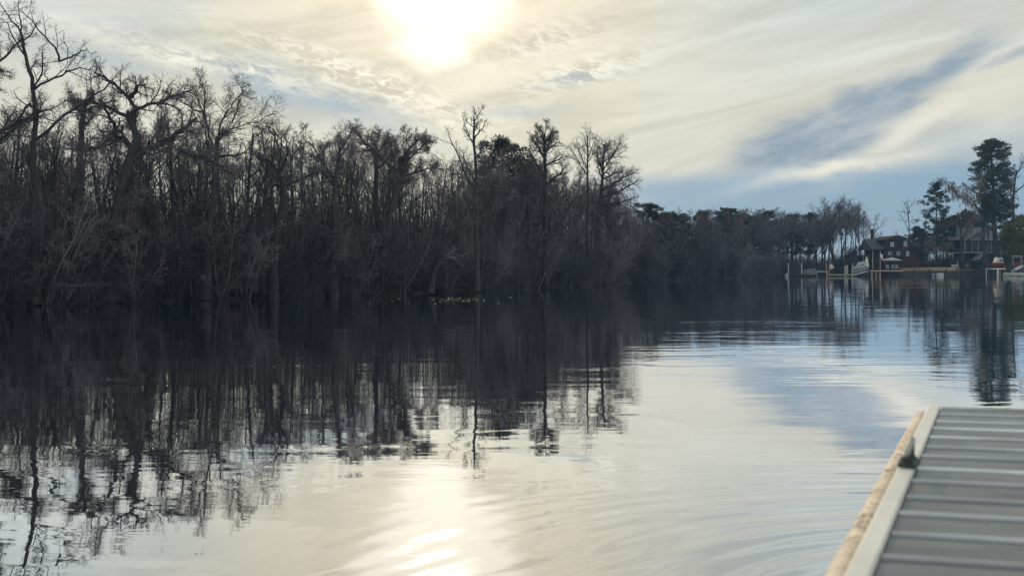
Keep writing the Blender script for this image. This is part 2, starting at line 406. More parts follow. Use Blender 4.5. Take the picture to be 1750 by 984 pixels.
hero('gnarled_oak','stout gnarled oak with twisted limbs and flat crown on the left bank', 42, c1((610,1660),(620,1500),(640,1270),(680,1120),(690,984),(740,870),(785,800),(770,740),(722,660)),
     [c1((722,660),(680,630),(560,590),(500,600)), c1((722,655),(780,610),(880,580),(960,600),(1060,640)), c1((765,610),(720,530),(650,470),(600,440)), c1((740,545),(790,500),(860,495)),
      c1((740,840),(690,770),(640,755),(560,760),(500,800)), c1((640,755),(650,720),(610,640),(560,560)), c1((750,895),(850,830),(950,790),(1060,740),(1140,680)),
      c1((1000,850),(1090,860),(1180,900),(1300,980)), c1((690,1150),(740,1110),(800,1070)), c1((650,1300),(700,1330),(780,1310),(860,1300)), c1((880,585),(930,520),(1010,470))], 0.40,
     dict(KT, n=(6,9,8,6), bud=1, wob=(0.05,0.2,0.28,0.3,0.3)), rl=0.55, seed=5, twigm='twig_red', moss=('moss', 170, 0.9, 0.022, 3.5), trunk_t0=0.85)
hero('umbrella_tree','bare tree with two main forks under a wide dome crown on the left bank', 45, c1((1150,1680),(1165,1300),(1205,984),(1210,860),(1215,770)),
     [c1((1195,850),(1150,740),(1130,640),(1080,560),(1040,480)), c1((1215,770),(1240,735),(1300,690),(1380,650),(1470,590)), c1((1225,750),(1220,640),(1250,540),(1290,450)), c1((1140,660),(1180,560),(1170,470)),
      c1((1130,630),(1030,580),(970,540)), c1((1300,690),(1350,590),(1400,500)), c1((1205,900),(1120,880),(1040,850)), c1((1210,870),(1320,880),(1400,830))], 0.22,
     dict(KT, n=(6,9,8,6), bud=1), seed=6)
hero('leaning_tree','dark trunked tree leaning right under a dense domed crown, left bank', 56, c3((1010,1380),(1050,1050),(1090,800),(1130,640),(1190,540),(1215,440)),
     [c3((1170,520),(1080,450),(1000,380),(920,290)), c3((1215,440),(1230,340),(1200,230)), c3((1215,440),(1300,360),(1380,320)), c3((1100,450),(1080,340),(1060,240)), c3((1230,340),(1300,270),(1350,290)), c3((1190,540),(1290,480),(1400,430))], 0.30,
     dict(KT, n=(6,9,8,6), bud=2, budsize=0.02, rmin=(0.05,0.03,0.017,0.010,0.007)), seed=7, twigm='twig_red', nmul=1.6)
hero('bare_tree','bare tree with a dark crooked trunk bent left at mid height, left bank', 48, c3((280,1400),(290,900),(340,700),(350,600),(310,500),(230,420)),
     [c3((310,500),(240,420),(200,330)), c3((345,600),(430,560),(540,490)), c3((350,620),(280,600),(210,640)), c3((320,510),(400,380),(380,260)), c3((310,500),(320,350),(210,170)), c3((350,340),(280,220),(200,170))], 0.22, KT, seed=8)
hero('bare_tree','bare tree with short thick trunk and limbs spread in a vee, left bank', 52, c3((700,1380),(700,900),(705,640),(710,560),(735,440),(745,330)),
     [c3((690,545),(620,460),(560,360),(480,270)), c3((730,430),(790,390),(860,340)), c3((740,350),(700,260),(690,200)), c3((735,400),(830,270),(880,240)), c3((620,460),(600,340),(620,260)), c3((690,600),(640,520),(520,470))], 0.24, KT, seed=9)
hero('bare_tree','straight dark trunk bare tree with a high crown beside the leaning tree', 57, c3((1010,1380),(1000,900),(990,700),(1000,520),(1000,400),(985,300)),
     [c3((1000,420),(940,340),(900,260)), c3((990,500),(1060,430),(1120,330)), c3((985,320),(1020,240),(1000,200))], 0.25, KT, seed=10)
hero('bare_tree','tallest thin bare tree with see-through feathery top above the middle wood', 60, c5((270,1300),(265,880),(262,600),(258,400),(252,250),(245,130),(245,80)),
     [c5((262,600),(200,520),(140,360),(90,260)), c5((258,480),(320,420),(370,300)), c5((255,300),(210,220),(170,90)), c5((252,240),(300,170),(335,120)), c5((262,540),(190,420),(150,300)), c5((255,380),(300,300),(310,220)), c5((250,180),(270,120),(265,70))], 0.16,
     dict(KT, n=(8,6,5,4), bud=0), seed=11)
hero('bare_tree','cone crowned bare tree with many level branches, left bank', 72, c5((745,1250),(745,850),(745,600),(742,400),(740,270),(742,200)),
     [c5((745,500),(680,420),(620,330)), c5((743,420),(820,380),(905,320)), c5((742,380),(690,310),(650,250)), c5((742,330),(800,280),(850,250)), c5((741,280),(700,240),(690,205)), c5((741,270),(780,230),(800,210)), c5((745,560),(830,500),(880,440)), c5((745,600),(690,560),(640,520))], 0.24,
     dict(KT, n=(12,9,8,5), bud=1, t0=(0.4,0.2,0.2,0.15)), seed=12)
hero('bare_tree','thin bare tree with wispy pointed top at the right end of the near wood', 84, c5((1040,1250),(1040,800),(1045,500),(1040,350),(1040,210)),
     [c5((1045,450),(1000,350),(975,240)), c5((1042,380),(1080,300),(1100,240)), c5((1045,500),(960,400),(900,320)), c5((1040,300),(1020,240),(1010,215))], 0.16, dict(KT, n=(8,7,5,4), bud=1), seed=13)
hero('bare_tree','bare tree with brushy branches sweeping right at the wood edge', 88, c5((1120,1230),(1125,800),(1140,560),(1155,450),(1160,270)),
     [c5((1150,480),(1110,400),(1100,310)), c5((1155,450),(1200,370),(1230,310)), c5((1145,520),(1230,470),(1320,430)), c5((1140,600),(1240,540),(1330,500)), c5((1135,650),(1240,620),(1350,560)), c5((1130,700),(1230,700),(1340,660)), c5((1158,350),(1190,290),(1200,270)), c5((1130,760),(1240,790),(1330,740))], 0.24,
     dict(KT, n=(8,9,6,4), bud=1), seed=14, nmul=1.7)
hero('leaning_tree','slanting slim trunk leaning right from the waterline, mid left bank', 55, [(737,498),(742,470),(752,440),(765,412),(790,368),(812,335)],
     [[(752,440),(770,436),(790,440)], [(790,368),(800,345),(800,320)], [(775,395),(800,380),(820,372)]], 0.16, dict(KT, n=(5,5,4,3)), seed=15, twigm='twig_grey')
hero('bare_tree','slim bare tree with a kinked trunk and forked top, far left', 41, c1((430,1660),(440,1250),(440,950),(460,700),(480,560)),
     [c1((440,850),(500,820),(560,780)), c1((460,700),(400,600),(380,560)), c1((470,620),(520,560),(540,520)), c1((440,900),(380,820),(330,770))], 0.26, dict(KT, bud=2), seed=16)

# dark round-crowned evergreen in the wood
def dome(t): return math.sqrt(max(0.02,1-(t*0.95)**2))
def place(px, off): Y = float(shore_y(px))+off; return Y
Y = 74.0; pine('evergreen_tree','dark evergreen with a rounded clumpy crown above the middle wood', (PX(858,Y),Y,0.3), PZ(243,Y)-0.3, 0.22, 34, 3.9, np.random.default_rng(21),
     cl=(0.75,60,0.13,0.03), tf=0.55, profile=dome, foliage='evergreen')
Y = 92.0; pine('evergreen_tree','small dark evergreen half hidden behind the cone crowned bare tree', (PX(905,Y),Y,0.3), PZ(282,Y)-0.3, 0.2, 24, 3.8, np.random.default_rng(22),
     cl=(0.8,55,0.14,0.032), tf=0.5, profile=dome, foliage='evergreen')
Y = 112.0; pine('pine_tree','small flat topped pine at the far tip of the near wood', (PX(1107,Y),Y,0.4), PZ(352,Y)-0.4, 0.17, 11, 2.2, np.random.default_rng(23), cl=(0.5,46,0.16,0.035), tf=0.80, profile=lambda t: 1.0-0.45*t*t)
Y = 172.0; pine('pine_tree','dark flat topped pine standing over the far bank trees', (PX(1243,Y),Y,0.4), PZ(361,Y)-0.4, 0.25, 15, 3.0, np.random.default_rng(24), cl=(0.62,50,0.24,0.05), tf=0.80, profile=lambda t: 1.0-0.45*t*t)

# ------------------------------------------------------------------ the wood: trees copied from a dozen kinds
KINDS = []
for i in range(18):
    rng = np.random.default_rng(100+i)
    kw = [dict(n=(9,6,6,4), t0=(0.50,0.25,0.2,0.15), ang=(42,48,50,45), ln=(0.42,0.48,0.5,0.55), shape=0.6, bud=0),
          dict(n=(12,6,5,4), t0=(0.32,0.25,0.2,0.15), ang=(55,48,50,45), ln=(0.30,0.48,0.5,0.55), shape=0.6, bud=0),
          dict(n=(8,6,6,5), t0=(0.56,0.3,0.2,0.15), ang=(52,50,55,50), ln=(0.48,0.48,0.5,0.5), shape=0.5, bud=1)][i % 3]
    if i >= 9: kw = dict(kw, n=(kw['n'][0]+3,8,7,5), bud=1)
    t = straight_tree(rng, 13.0, rng.uniform(0.13,0.22), 0.07, budsize=0.020, wob=(0.06,0.17,0.22,0.27,0.3), rmin=(0.05,0.026,0.013,0.008,0.0055), **kw)
    a, b = t.meshes(np.zeros(3))
    hk = float(np.percentile(np.concatenate(b.v)[:,2],99.3)); KINDS.append((hk, a.mesh('trunk', M['bark'] if i%4 else M['bark_pale']), b.mesh('crown', M[('twig','twig_red','twig_grey')[(i//2)%3]])))
def kind_at(px, rng): return int(rng.integers(0,9))+(9 if rng.random() < np.interp(px,[0,500,800,1100],[0.25,0.32,0.80,0.95]) else 0)
def wood_tree(kind, px, Y, top, label, group, rng, z=0.3):
    root = thing('bare_tree', label, 'bare tree', (PX(px,Y), Y, z), group, rng.uniform(0,6.28))
    s = (PZ(top,Y)-z)/KINDS[kind][0]
    root.scale = (s*rng.uniform(0.85,1.1),)*2+(s,)
    for nm, me in zip(('trunk','crown'), KINDS[kind][1:]):
        o = bpy.data.objects.new(nm, me); COL.objects.link(o); o.parent = root
    return root
SKX = [-900,-100,0,60,150,250,330,420,470,520,560,620,680,740,780,830,880,950,1000,1050,1075,1100,1130,1180,1250,1330,1400,1480,1560,1650,1750,2100]
SKY = [80,170,186,194,196,190,184,190,204,216,226,226,228,262,262,252,254,274,282,304,330,356,357,358,357,357,360,390,394,380,380,375]
def skyline(px): return float(np.interp(px, SKX, SKY))
rng = np.random.default_rng(55)
for i in range(132):                                                   # left bank, from the water's edge inwards
    px = -260+(i+rng.uniform(0,1))*1365/132
    off = [0.8,4.0,10.0,20.0][i%4]*rng.uniform(0.5,1.5)
    Y = float(shore_y(px))+off
    top = skyline(px)+(rng.uniform(-4,40) if i%4 else rng.uniform(20,120))*(0.6 if px>1000 else 1)
    wood_tree(kind_at(px,rng), px, Y, min(top,430), 'slender bare tree packed among others in the near wood, left bank', 'bare trees of the near wood on the left bank', rng)
for i in range(32):                                                    # the wood closes up towards its far tip
    px = 770+(i+rng.uniform(0,1))*330/32; Y = float(shore_y(px))+[1.5,5.0,9.0,16.0][i%4]*rng.uniform(0.6,1.4)
    wood_tree(9+int(rng.integers(0,9)), px, Y, skyline(px)+rng.uniform(2,50), 'slender bare tree packed among others in the near wood, left bank', 'bare trees of the near wood on the left bank', rng)
for i in range(94):                                                    # far bank across the bend
    px = 1095+(i+rng.uniform(0,1))*320/94
    Y = float(shore_y(px))+[1.5,6,14,26][i%4]*rng.uniform(0.6,1.4)
    top = skyline(px)+rng.uniform(-2,22)
    wood_tree(kind_at(px,rng), px, Y, top, 'distant bare tree in the row closing off the river bend', 'bare trees along the far bank', rng)
for i in range(24):                                                    # behind the houses
    px = 1480+(i+rng.uniform(0,1))*420/24
    Y = 200+[4,12,24][i%3]*rng.uniform(0.7,1.3)
    wood_tree(kind_at(px,rng), px, Y, skyline(px)+rng.uniform(-4,30), 'distant bare tree in the wood behind the two houses', 'bare trees behind the houses', rng, 1.8)
for i,(px,top) in enumerate([(1404,352),(1416,341),(1428,337),(1440,334),(1452,340),(1463,345),(1474,352),(1486,366),(1410,356),(1422,345),(1434,340),(1446,338),(1457,344),(1468,349),(1480,360),(1431,360)]):   # the tall grove by the pier
    wood_tree(9+[2,5,8,0,2,5,3,8][i%8], px, 186+rng.uniform(0,6), top, 'tall bare tree in the clump standing over the landing stage', 'tall bare trees in the clump by the landing stage', rng, 0.6)

pr_ = None
for i,(px,top) in enumerate([(1146,366),(1172,370),(1203,364),(1228,372),(1266,368),(1292,372),(1318,365),(1352,370),(1380,368),(1128,372)]):
    Y = float(shore_y(px))+rng.uniform(6,16); hgt = PZ(top,Y)-0.4
    if pr_ is None:
        pr_ = pine('evergreen_tree','dark evergreen standing among the bare trees of the far bank',(PX(px,Y),Y,0.4),10.0,0.2,26,2.9,np.random.default_rng(91),cl=(0.75,46,0.2,0.045),tf=0.3,group='evergreens among the far bank trees',profile=dome,foliage='evergreen')
        pr_.scale = (hgt/10.0,)*3
    else: dup(pr_, (PX(px,Y),Y,0.4), i*1.3, hgt/10.0*(0.9 if i%3 else 1.05), zsc=hgt/10.0)

# shrubs on the water's edge
SHR = []
for i in range(6):
    rg = np.random.default_rng(200+i)
    t = Tree(rg, n=(5,9,7,4), t0=(0.3,0.12,0.1,0.1), ang=(30,42,50,45), ln=(0.5,0.42,0.45,0.5), wob=(0.1,0.12,0.2,0.25,0.3), trop=(0.02,0.05,0.03,0.0,0.0), rmin=(0.03,0.02,0.012,0.008,0.006))
    for k in range(10):
        a = rg.uniform(0,6.28); t.grow(np.array([math.cos(a)*0.3*rg.random(), math.sin(a)*0.3*rg.random(), 0.0]), np.array([math.cos(a)*0.45, math.sin(a)*0.45, 1.0]), rg.uniform(2.4,4.2), 0.03, 1)
    a, b = t.meshes(np.zeros(3)); a.v += b.v; a.f += [f+a.n for f in b.f]; a.n += b.n
    SHR.append(a.mesh('bare_shrub', M[('brush','twig_grey','twig_red')[i%3]]))
for i in range(125):
    px = -200+(i+rng.uniform(0,1))*1600/125
    Y = float(shore_y(px))+[0.5,2.2,6][i%3]*rng.uniform(0.5,1.5)
    o = bpy.data.objects.new('bare_shrub', SHR[int(rng.integers(0,6))]); COL.objects.link(o)
    s = rng.uniform(0.8,1.35)*(1.0 if px<1000 else 1.25); o.location = (PX(px,Y),Y,0.0); o.rotation_euler = (0,0,rng.uniform(0,6.28)); o.scale = (s,s,s*rng.uniform(0.85,1.15))
    tag(o, 'low bare many-stemmed shrub crowding the water edge below the wood' if px<1100 else 'low bare bush at the foot of the far bank trees', 'shrub', 'bare shrubs along the near wood' if px<1100 else 'bare bushes along the far bank')

def brush(name, n, p0, p1, offs, hfun, w, m, seed, Lr=(0.4,1.7), tilt=0.28):
    rg = np.random.default_rng(seed)
    px = rg.uniform(p0,p1,n); off = offs[0]+(offs[1]-offs[0])*rg.random(n)**1.4
    Y = shore_y(px)+off; X = (px-CX)/F*Y
    wv = 0.75+0.30*np.sin(px/47+seed)+0.22*np.sin(px/19.3+2*seed)+0.2*np.sin(px/8.1+off*0.4)
    z0 = -0.05+hfun(px,off)*np.clip(wv,0.4,1.5)*np.where(rg.random(n)<0.22, rg.random(n)*1.7, rg.random(n)**1.3)
    L = rg.uniform(*Lr,n)
    z0 = np.maximum(np.minimum(z0, PZ(np.interp(px,SKX,SKY)+rg.uniform(15,70,n), Y)-L), -0.05)
    d = rg.normal(0,tilt,(n,3)); d[:,2] = 1; d /= np.linalg.norm(d,axis=1,keepdims=True)
    c = np.stack([X,Y,z0],1); b = rg.normal(0,min(0.12,tilt*0.4),(n,3))*L[:,None]
    P = np.stack([c, c+d*L[:,None]*0.5+b, c+d*L[:,None]+rg.normal(0,min(0.15,tilt*0.5),(n,3))*L[:,None]],1)
    ww = w*rg.uniform(0.5,1.5,(n,1))*np.maximum(Y,30)[:,None]/50*np.array([[1,0.8,0.3]])
    mb = MB(); mb.tubes(P, ww, 3, cap=False)
    return tag(mb.build(name, m, None, True), kind='stuff')
brush('undergrowth', 4200, -350, 1115, (0.8,40), lambda p,o: 1.5, 0.022, M['bark'], 38, (4.0,9.5), 0.06)
brush('undergrowth', 8000, -350, 1115, (0.8,10), lambda p,o: 0.9, 0.014, M['twig_grey'], 37, (2.2,5.5), 0.085)
brush('undergrowth', 62000, -350, 1120, (-0.5,18), lambda p,o: 3.3+0.06*o, 0.0085, M['brush'], 31)
brush('undergrowth', 26000, 1080, 1465, (-0.3,22), lambda p,o: 3.6+0.10*o, 0.010, M['brush'], 32)
brush('undergrowth', 84000, -350, 1120, (12,60), lambda p,o: 8.0+0.015*o, 0.011, M['brush'], 33)
brush('undergrowth', 45000, 730, 1115, (0.5,24), lambda p,o: np.interp(p,[730,860,1000,1100],[3,5.0,6.0,4.0]), 0.0085, M['twig'], 35)
brush('undergrowth', 30000, 1480, 2000, (18,60), lambda p,o: 6.5, 0.012, M['brush'], 34)

# ------------------------------------------------------------------ right bank trees
Y = 181.0
pine('pine_tree','tallest dark green pine with layered crown and bare lower trunk, right bank', (PX(1703,Y),Y,1.6), PZ(241,Y)-1.6, 0.62, 52, 5.5, np.random.default_rng(41), cl=(1.15,60,0.30,0.055), tf=0.40,
     profile=lambda t: (0.62+0.5*math.sin(min(t*3.6,3.14))*0.7 if t<0.7 else 0.70*(1-t)/0.3+0.35*(1-(t-0.7)/0.3)**0.3), lean=(-0.03,0))
Y = 184.0
pine('pine_tree','younger rounder green pine standing left of the tallest pine', (PX(1601,Y),Y,1.6), PZ(312,Y)-1.6, 0.26, 46, 4.5, np.random.default_rng(42), cl=(0.75,26,0.28,0.05), tf=0.20, profile=lambda t: 0.62+0.5*math.sin(math.pi*min(1,t*1.15))-0.35*t**3)
Y = 186.0
pine('pine_tree','dark low pine bough tree under the porch house gable', (PX(1688,Y-6),Y-6,1.6), 15.5, 0.2, 18, 2.6, np.random.default_rng(43), cl=(0.7,46,0.22,0.04), tf=0.62, profile=lambda t: 0.9-0.6*t)
R2 = dict(KT, n=(5,7,5,4), bud=1, budsize=0.05, rmin=(0.09,0.06,0.035,0.022,0.016))
hero('moss_oak','spreading bare oak hung with pale moss, limbs reaching left of the tallest pine', 183, [(1684,458),(1682,420),(1678,380),(1684,355),(1690,335)],
     [[(1680,362),(1655,340),(1640,322),(1626,300)], [(1680,360),(1662,318),(1648,308)], [(1680,372),(1655,350),(1635,340),(1618,335)], [(1683,352),(1676,325),(1660,312)], [(1655,340),(1632,333),(1620,312)], [(1680,380),(1650,372),(1640,385)]], 0.42, R2, seed=51,
     twigm='twig_grey', moss=('moss_warm', 800, 1.7, 0.06, 7.0, 0.4), cat='oak tree')
hero('bare_tree','bare tree with upswept limbs to the right of the tallest pine', 186, [(1732,458),(1733,400),(1730,350),(1733,320),(1738,290)],
     [[(1732,330),(1745,315),(1762,300)], [(1733,320),(1722,290),(1735,262)], [(1736,300),(1740,270),(1736,250)], [(1732,340),(1760,335),(1775,310)], [(1731,350),(1716,318),(1726,290)], [(1733,330),(1755,300),(1752,270)]], 0.36, R2, seed=52, twigm='twig_grey')
hero('moss_tree','moss draped pale tree left of the porch house', 186, [(1645,458),(1644,420),(1641,385),(1646,360)],
     [[(1644,410),(1636,385),(1630,370)], [(1642,390),(1655,372),(1664,362)], [(1644,415),(1658,400),(1662,385)], [(1645,430),(1630,415),(1622,402)]], 0.3, R2, seed=53, twigm='twig_grey', moss=('moss_warm', 600, 1.7, 0.06, 7.5, 0.5))
hero('bare_tree','lone small bare tree rising behind the brown house', 190, [(1556,452),(1555,410),(1553,375),(1550,345)],
     [[(1555,400),(1545,380),(1535,368)], [(1554,385),(1562,365),(1565,355)], [(1552,365),(1546,352),(1542,348)]], 0.16, dict(R2, n=(4,4,3,2), bud=0), seed=54)
hero('moss_tree','pale moss hung sapling between the lawn and the young pine', 182, [(1588,458),(1590,440),(1586,424),(1590,412)],
     [[(1588,436),(1598,424),(1604,418)], [(1588,432),(1580,420),(1576,414)]], 0.14, dict(R2, n=(4,5,4,3)), seed=56, twigm='twig_grey', moss=('moss', 260, 1.6, 0.05, 2.0, 0.5))
hero('moss_tree','thin bare tree with moss curtains at the left of the tall clump', 187, [(1404,462),(1405,430),(1402,400),(1406,375)],
     [[(1404,425),(1412,405),(1416,398)], [(1403,415),(1396,398),(1392,388)], [(1404,400),(1414,386),(1424,382)]], 0.2, R2, seed=57, twigm='twig_grey', moss=('moss_warm', 600, 2.4, 0.06, 3.5, 1.0))
# leafy bushes and hedges on the right bank
def bush(name, label, px, Y, py0, py1, wpx, m, seed, n=2600, fleck=0.14, cat='bush'):
    rg = np.random.default_rng(seed)
    z0 = 1.4; hh = PZ(py0,Y)-z0; zl = PZ(py1,Y)-z0; W = wpx/F*Y/2
    root = thing(name, label, cat, (PX(px,Y),Y,z0))
    st, lf = MB(), MB(); cen = []
    for k in range(14):
        a = rg.uniform(0,6.28); e = np.array([math.cos(a)*W*rg.uniform(0.3,0.8), math.sin(a)*W*0.6*rg.uniform(0.3,0.8), zl+(hh-zl)*rg.uniform(0.35,0.85)])
        q = np.linspace(0,1,5)[:,None]; p = e*q*np.array([1,1,1])+rg.normal(0,0.05*W,(5,3))*q
        st.tubes(p, 0.07*(1-0.7*q[:,0]), 5, cap=False); cen.append(e)
        for _ in range(2): cen.append(e+rg.normal(0,0.22,3)*np.array([W,W,hh-zl]))
    cen = np.array(cen); needle_clumps(rg, cen, np.full(len(cen), 0.36*max(W,(hh-zl)/2)), n//len(cen), fleck, fleck*0.4, lf, flat=0.8)
    st.build('stem', M['bark'], root, True); lf.build('foliage', M[m], root, True)
bush('leafy_bush','yellow green leafy bush at the right edge of the river bank', 1737, 180, 388, 444, 46, 'olive', 61, 4200, 0.2)
bush('leafy_bush','dark low shrub beneath the stair of the porch house', 1672, 181, 446, 459, 30, 'evergreen', 62, 1500)
bush('leafy_bush','dark shrub between the lawn and the porch house', 1637, 181, 447, 459, 22, 'evergreen', 63, 1200)
bush('leafy_bush','dark rounded shrub right of the brown house', 1572, 180, 424, 458, 26, 'evergreen', 64, 2200)
bush('leafy_bush','dark leafy shrub tucked behind the gangway', 1462, 188, 425, 460, 34, 'evergreen', 65, 2200)
for k,(px,top,lab) in enumerate([(1570,392,'rounded evergreen tree rising behind the brown house roof'),(1632,372,'dense dark evergreen left of the moss draped tree'),(1722,350,'dark evergreen filling the gap right of the tallest pine'),(1745,372,'dark evergreen behind the yellow green bush'),(1612,378,'dark evergreen right behind the younger pine'),(1655,366,'dark evergreen rising behind the porch house gable'),(1680,372,'dark evergreen behind the porch house ridge')]):
    Y = 194.0+k; pine('evergreen_tree', lab, (PX(px,Y),Y,1.8), PZ(top,Y)-1.8, 0.22, 30, 3.8 if k!=2 else 3.2, np.random.default_rng(70+k), cl=(0.9,44,0.22,0.05), tf=0.3, profile=dome, foliage='evergreen' if k%2==0 else 'needle')

# ------------------------------------------------------------------ right bank: houses
def boxpart(name, m, root, px0, px1, py0, py1, Y, depth, base=None, push=0.0):
    """box whose river face spans these photo columns and rows at depth Y"""
    x0, x1 = PX(px0,Y), PX(px1,Y); z1, z0 = PZ(py0,Y), PZ(py1,Y)
    mb = MB(); mb.box(((x0+x1)/2, Y+depth/2-push, (z0+z1)/2), (abs(x1-x0), depth, abs(z1-z0)))
    o = mb.build(name, M[m], root); o.location = Vector((0,0,0))-root.location if root else (0,0,0)
    return o
def wpart(mb, name, m, root, smooth=False):
    o = mb.build(name, M[m], root, smooth); o.location = -Vector(root.location); return o
def window(root, px0, px1, py0, py1, Y, pane='glass', frame='grey_paint'):
    x0,x1 = PX(px0,Y),PX(px1,Y); z1,z0 = PZ(py0,Y),PZ(py1,Y); t = 0.09
    f = MB(); yc = Y-0.03
    f.box(((x0+x1)/2,yc,z1-t/2),(x1-x0,0.10,t)); f.box(((x0+x1)/2,yc,z0+t/2),(x1-x0,0.12,t))
    f.box((x0+t/2,yc,(z0+z1)/2),(t,0.095,z1-z0-2*t)); f.box((x1-t/2,yc,(z0+z1)/2),(t,0.095,z1-z0-2*t))
    f.box(((x0+x1)/2,yc,(z0+z1)/2),(x1-x0-2*t,0.07,0.05))
    o = wpart(f,'window',frame,root)
    p = MB(); p.box(((x0+x1)/2,Y-0.015,(z0+z1)/2),(x1-x0-2*t+0.01,0.03,z1-z0-2*t+0.01))
    q = p.build('pane', M[pane], o)
YH = 178.0
hr = thing('brown_house','dark brown two storey house with low roof behind the canopy', 'house', (PX(1532,YH),YH,1.4))
boxpart('wall','siding',hr,1511,1555,411,459,YH,8.0)
mb = MB(); x0,xa,x1 = PX(1508,YH),PX(1534,YH),PX(1558.5,YH); z0,za = PZ(410,YH),PZ(402,YH)
mb.prism([(x0,z0),(x1,z0),(xa,za)], YH-0.5, YH+8.4); wpart(mb,'roof','dark_shingle',hr)
boxpart('annex_wall','siding',hr,1495.5,1510.6,424,459,YH+0.8,5.5)
mb = MB(); z0,z1 = PZ(425,YH),PZ(407,YH)
mb.poly([(PX(1489,YH),YH-0.2,z0),(PX(1511,YH),YH-0.2,z0),(PX(1511,YH),YH+3.8,z1),(PX(1489,YH),YH+3.8,z1),(PX(1489,YH),YH-0.2,z0-0.2),(PX(1511,YH),YH-0.2,z0-0.2),(PX(1511,YH),YH+7.0,z0-0.2),(PX(1489,YH),YH+7.0,z0-0.2)],
        [[0,1,2,3],[4,5,1,0],[3,2,6,7],[4,0,3,7],[5,6,2,1],[4,7,6,5]]); wpart(mb,'annex_roof','shingle',hr)
boxpart('side_wall','siding',hr,1555.4,1573,425,459,YH+1.2,6.0)
mb = MB(); mb.poly([(PX(1555.5,YH),YH+0.7,PZ(413,YH)),(PX(1575.5,YH),YH+0.7,PZ(425,YH)),(PX(1575.5,YH),YH+7.6,PZ(425,YH)),(PX(1555.5,YH),YH+7.6,PZ(413,YH)),
    (PX(1555.5,YH),YH+0.7,PZ(426.5,YH)),(PX(1575.5,YH),YH+0.7,PZ(426.5,YH)),(PX(1575.5,YH),YH+7.6,PZ(426.5,YH)),(PX(1555.5,YH),YH+7.6,PZ(426.5,YH))],
    [[0,1,2,3],[4,5,1,0],[1,5,6,2],[0,3,7,4],[4,7,6,5],[3,2,6,7]]); wpart(mb,'side_roof','dark_shingle',hr)
for a in [(1521.5,1527.5,413.5,421.5,'pale_pane'),(1544,1550,412.5,421,'pale_pane'),(1548.5,1553.5,429,438,'pale_pane'),(1518,1523.5,430,436,'glass'),(1532,1538,430,436.5,'glass')]:
    window(hr,a[0],a[1],a[2],a[3],YH,a[4])
mb = MB(); mb.beam((PX(1493.6,YH),YH+0.6,1.4),(PX(1493.6,YH),YH+0.6,PZ(426,YH)),0.14,0.14); wpart(mb,'downpipe','white',hr)
mb = MB(); mb.box((PX(1512,YH),YH+6.3,PZ(401,YH)),(0.45,0.45,3.0)); wpart(mb,'chimney','siding',hr)

YP = 188.0
ph = thing('porch_house','dark green house on stilts with screened porch and outside stair', 'house', (PX(1680,YP),YP,1.6))
boxpart('wall','green_siding',ph,1650,1716,410,431.5,YP+2.2,8.0)
mb = MB(); xl,xr = PX(1648,YP),PX(1717,YP); ze = PZ(409.5,YP)
rv = [(xl-0.3,YP-0.4,ze),(xr+0.3,YP-0.4,ze),(xr+0.3,YP+10.6,ze),(xl-0.3,YP+10.6,ze),(PX(1660,YP),YP+5.1,PZ(387,YP)),(PX(1706,YP),YP+5.1,PZ(387,YP))]
mb.poly(rv,[[0,1,5,4],[1,2,5],[2,3,4,5],[3,0,4],[3,2,1,0]]); wpart(mb,'roof','violet_shingle',ph)
boxpart('fascia','white',ph,1648.2,1716.8,408.6,410.6,YP-0.42,0.12)
boxpart('floor_slab','white',ph,1649,1717,430.4,432.2,YP,10.2)
for px in (1649.6,1661,1672,1683,1694,1705,1716.2):
    mb = MB(); mb.beam((PX(px,YP),YP+0.1,PZ(430.3,YP)),(PX(px,YP),YP+0.1,PZ(410.7,YP)),0.16,0.16); wpart(mb,'post','white' if px in (1649.6,1705) else 'grey_paint',ph)
for k,px in enumerate((1650.6,1662,1673,1684,1695,1706)):
    boxpart('screen_panel','screen',ph,px,px+9.2,411,429.9,YP+0.14,0.03)
boxpart('porch_rail','white',ph,1650,1716,422.8,423.4,YP+0.2,0.06)
for px in (1650.5,1668,1686,1704,1715.5):
    mb = MB(); mb.beam((PX(px,YP),YP+0.4,1.2),(PX(px,YP),YP+0.4,PZ(432.3,YP)),0.28,0.28); wpart(mb,'stilt','dark_pile',ph)
boxpart('lower_wall','green_siding',ph,1655,1714,432.6,458,YP+3.0,6.0)
st = MB(); A = np.array((PX(1655,YP-1.6),YP-1.6,PZ(456,YP))); B = np.array((PX(1687.5,YP-1.6),YP-1.6,PZ(430.5,YP)))
for dy in (0,1.1): st.beam(A+[0,dy,0],B+[0,dy,0],0.09,0.34)
for k in range(16): c = A+(B-A)*(k+0.5)/16+np.array([0,0.55,0.05]); st.box(c,(0.30,1.0,0.05))
ob = wpart(st,'stair','white',ph)
mb = MB(); mb.beam(A+[0,-0.06,1.1],B+[0,-0.06,1.1],0.09,0.11); mb.beam(B+[0,-0.06,1.1],B+[3.3,-0.06,1.1],0.09,0.11)
for k in (0.05,0.35,0.65,0.98): c = A+(B-A)*k; mb.beam(c+[0,-0.06,0],c+[0,-0.06,1.1],0.07,0.07)
for k in (1.2,2.3,3.2): mb.beam(B+[k,-0.06,0],B+[k,-0.06,1.1],0.07,0.07)
wpart(mb,'stair_rail','white',ph)
mb = MB(); c = B+np.array([1.7,0.55,-0.1]); mb.box(c,(3.4,1.3,0.12)); mb.beam(c+[1.5,-0.5,-0.06],(c[0]+1.5,c[1]-0.5,1.3),0.14,0.14); wpart(mb,'stair_landing','grey_paint',ph)

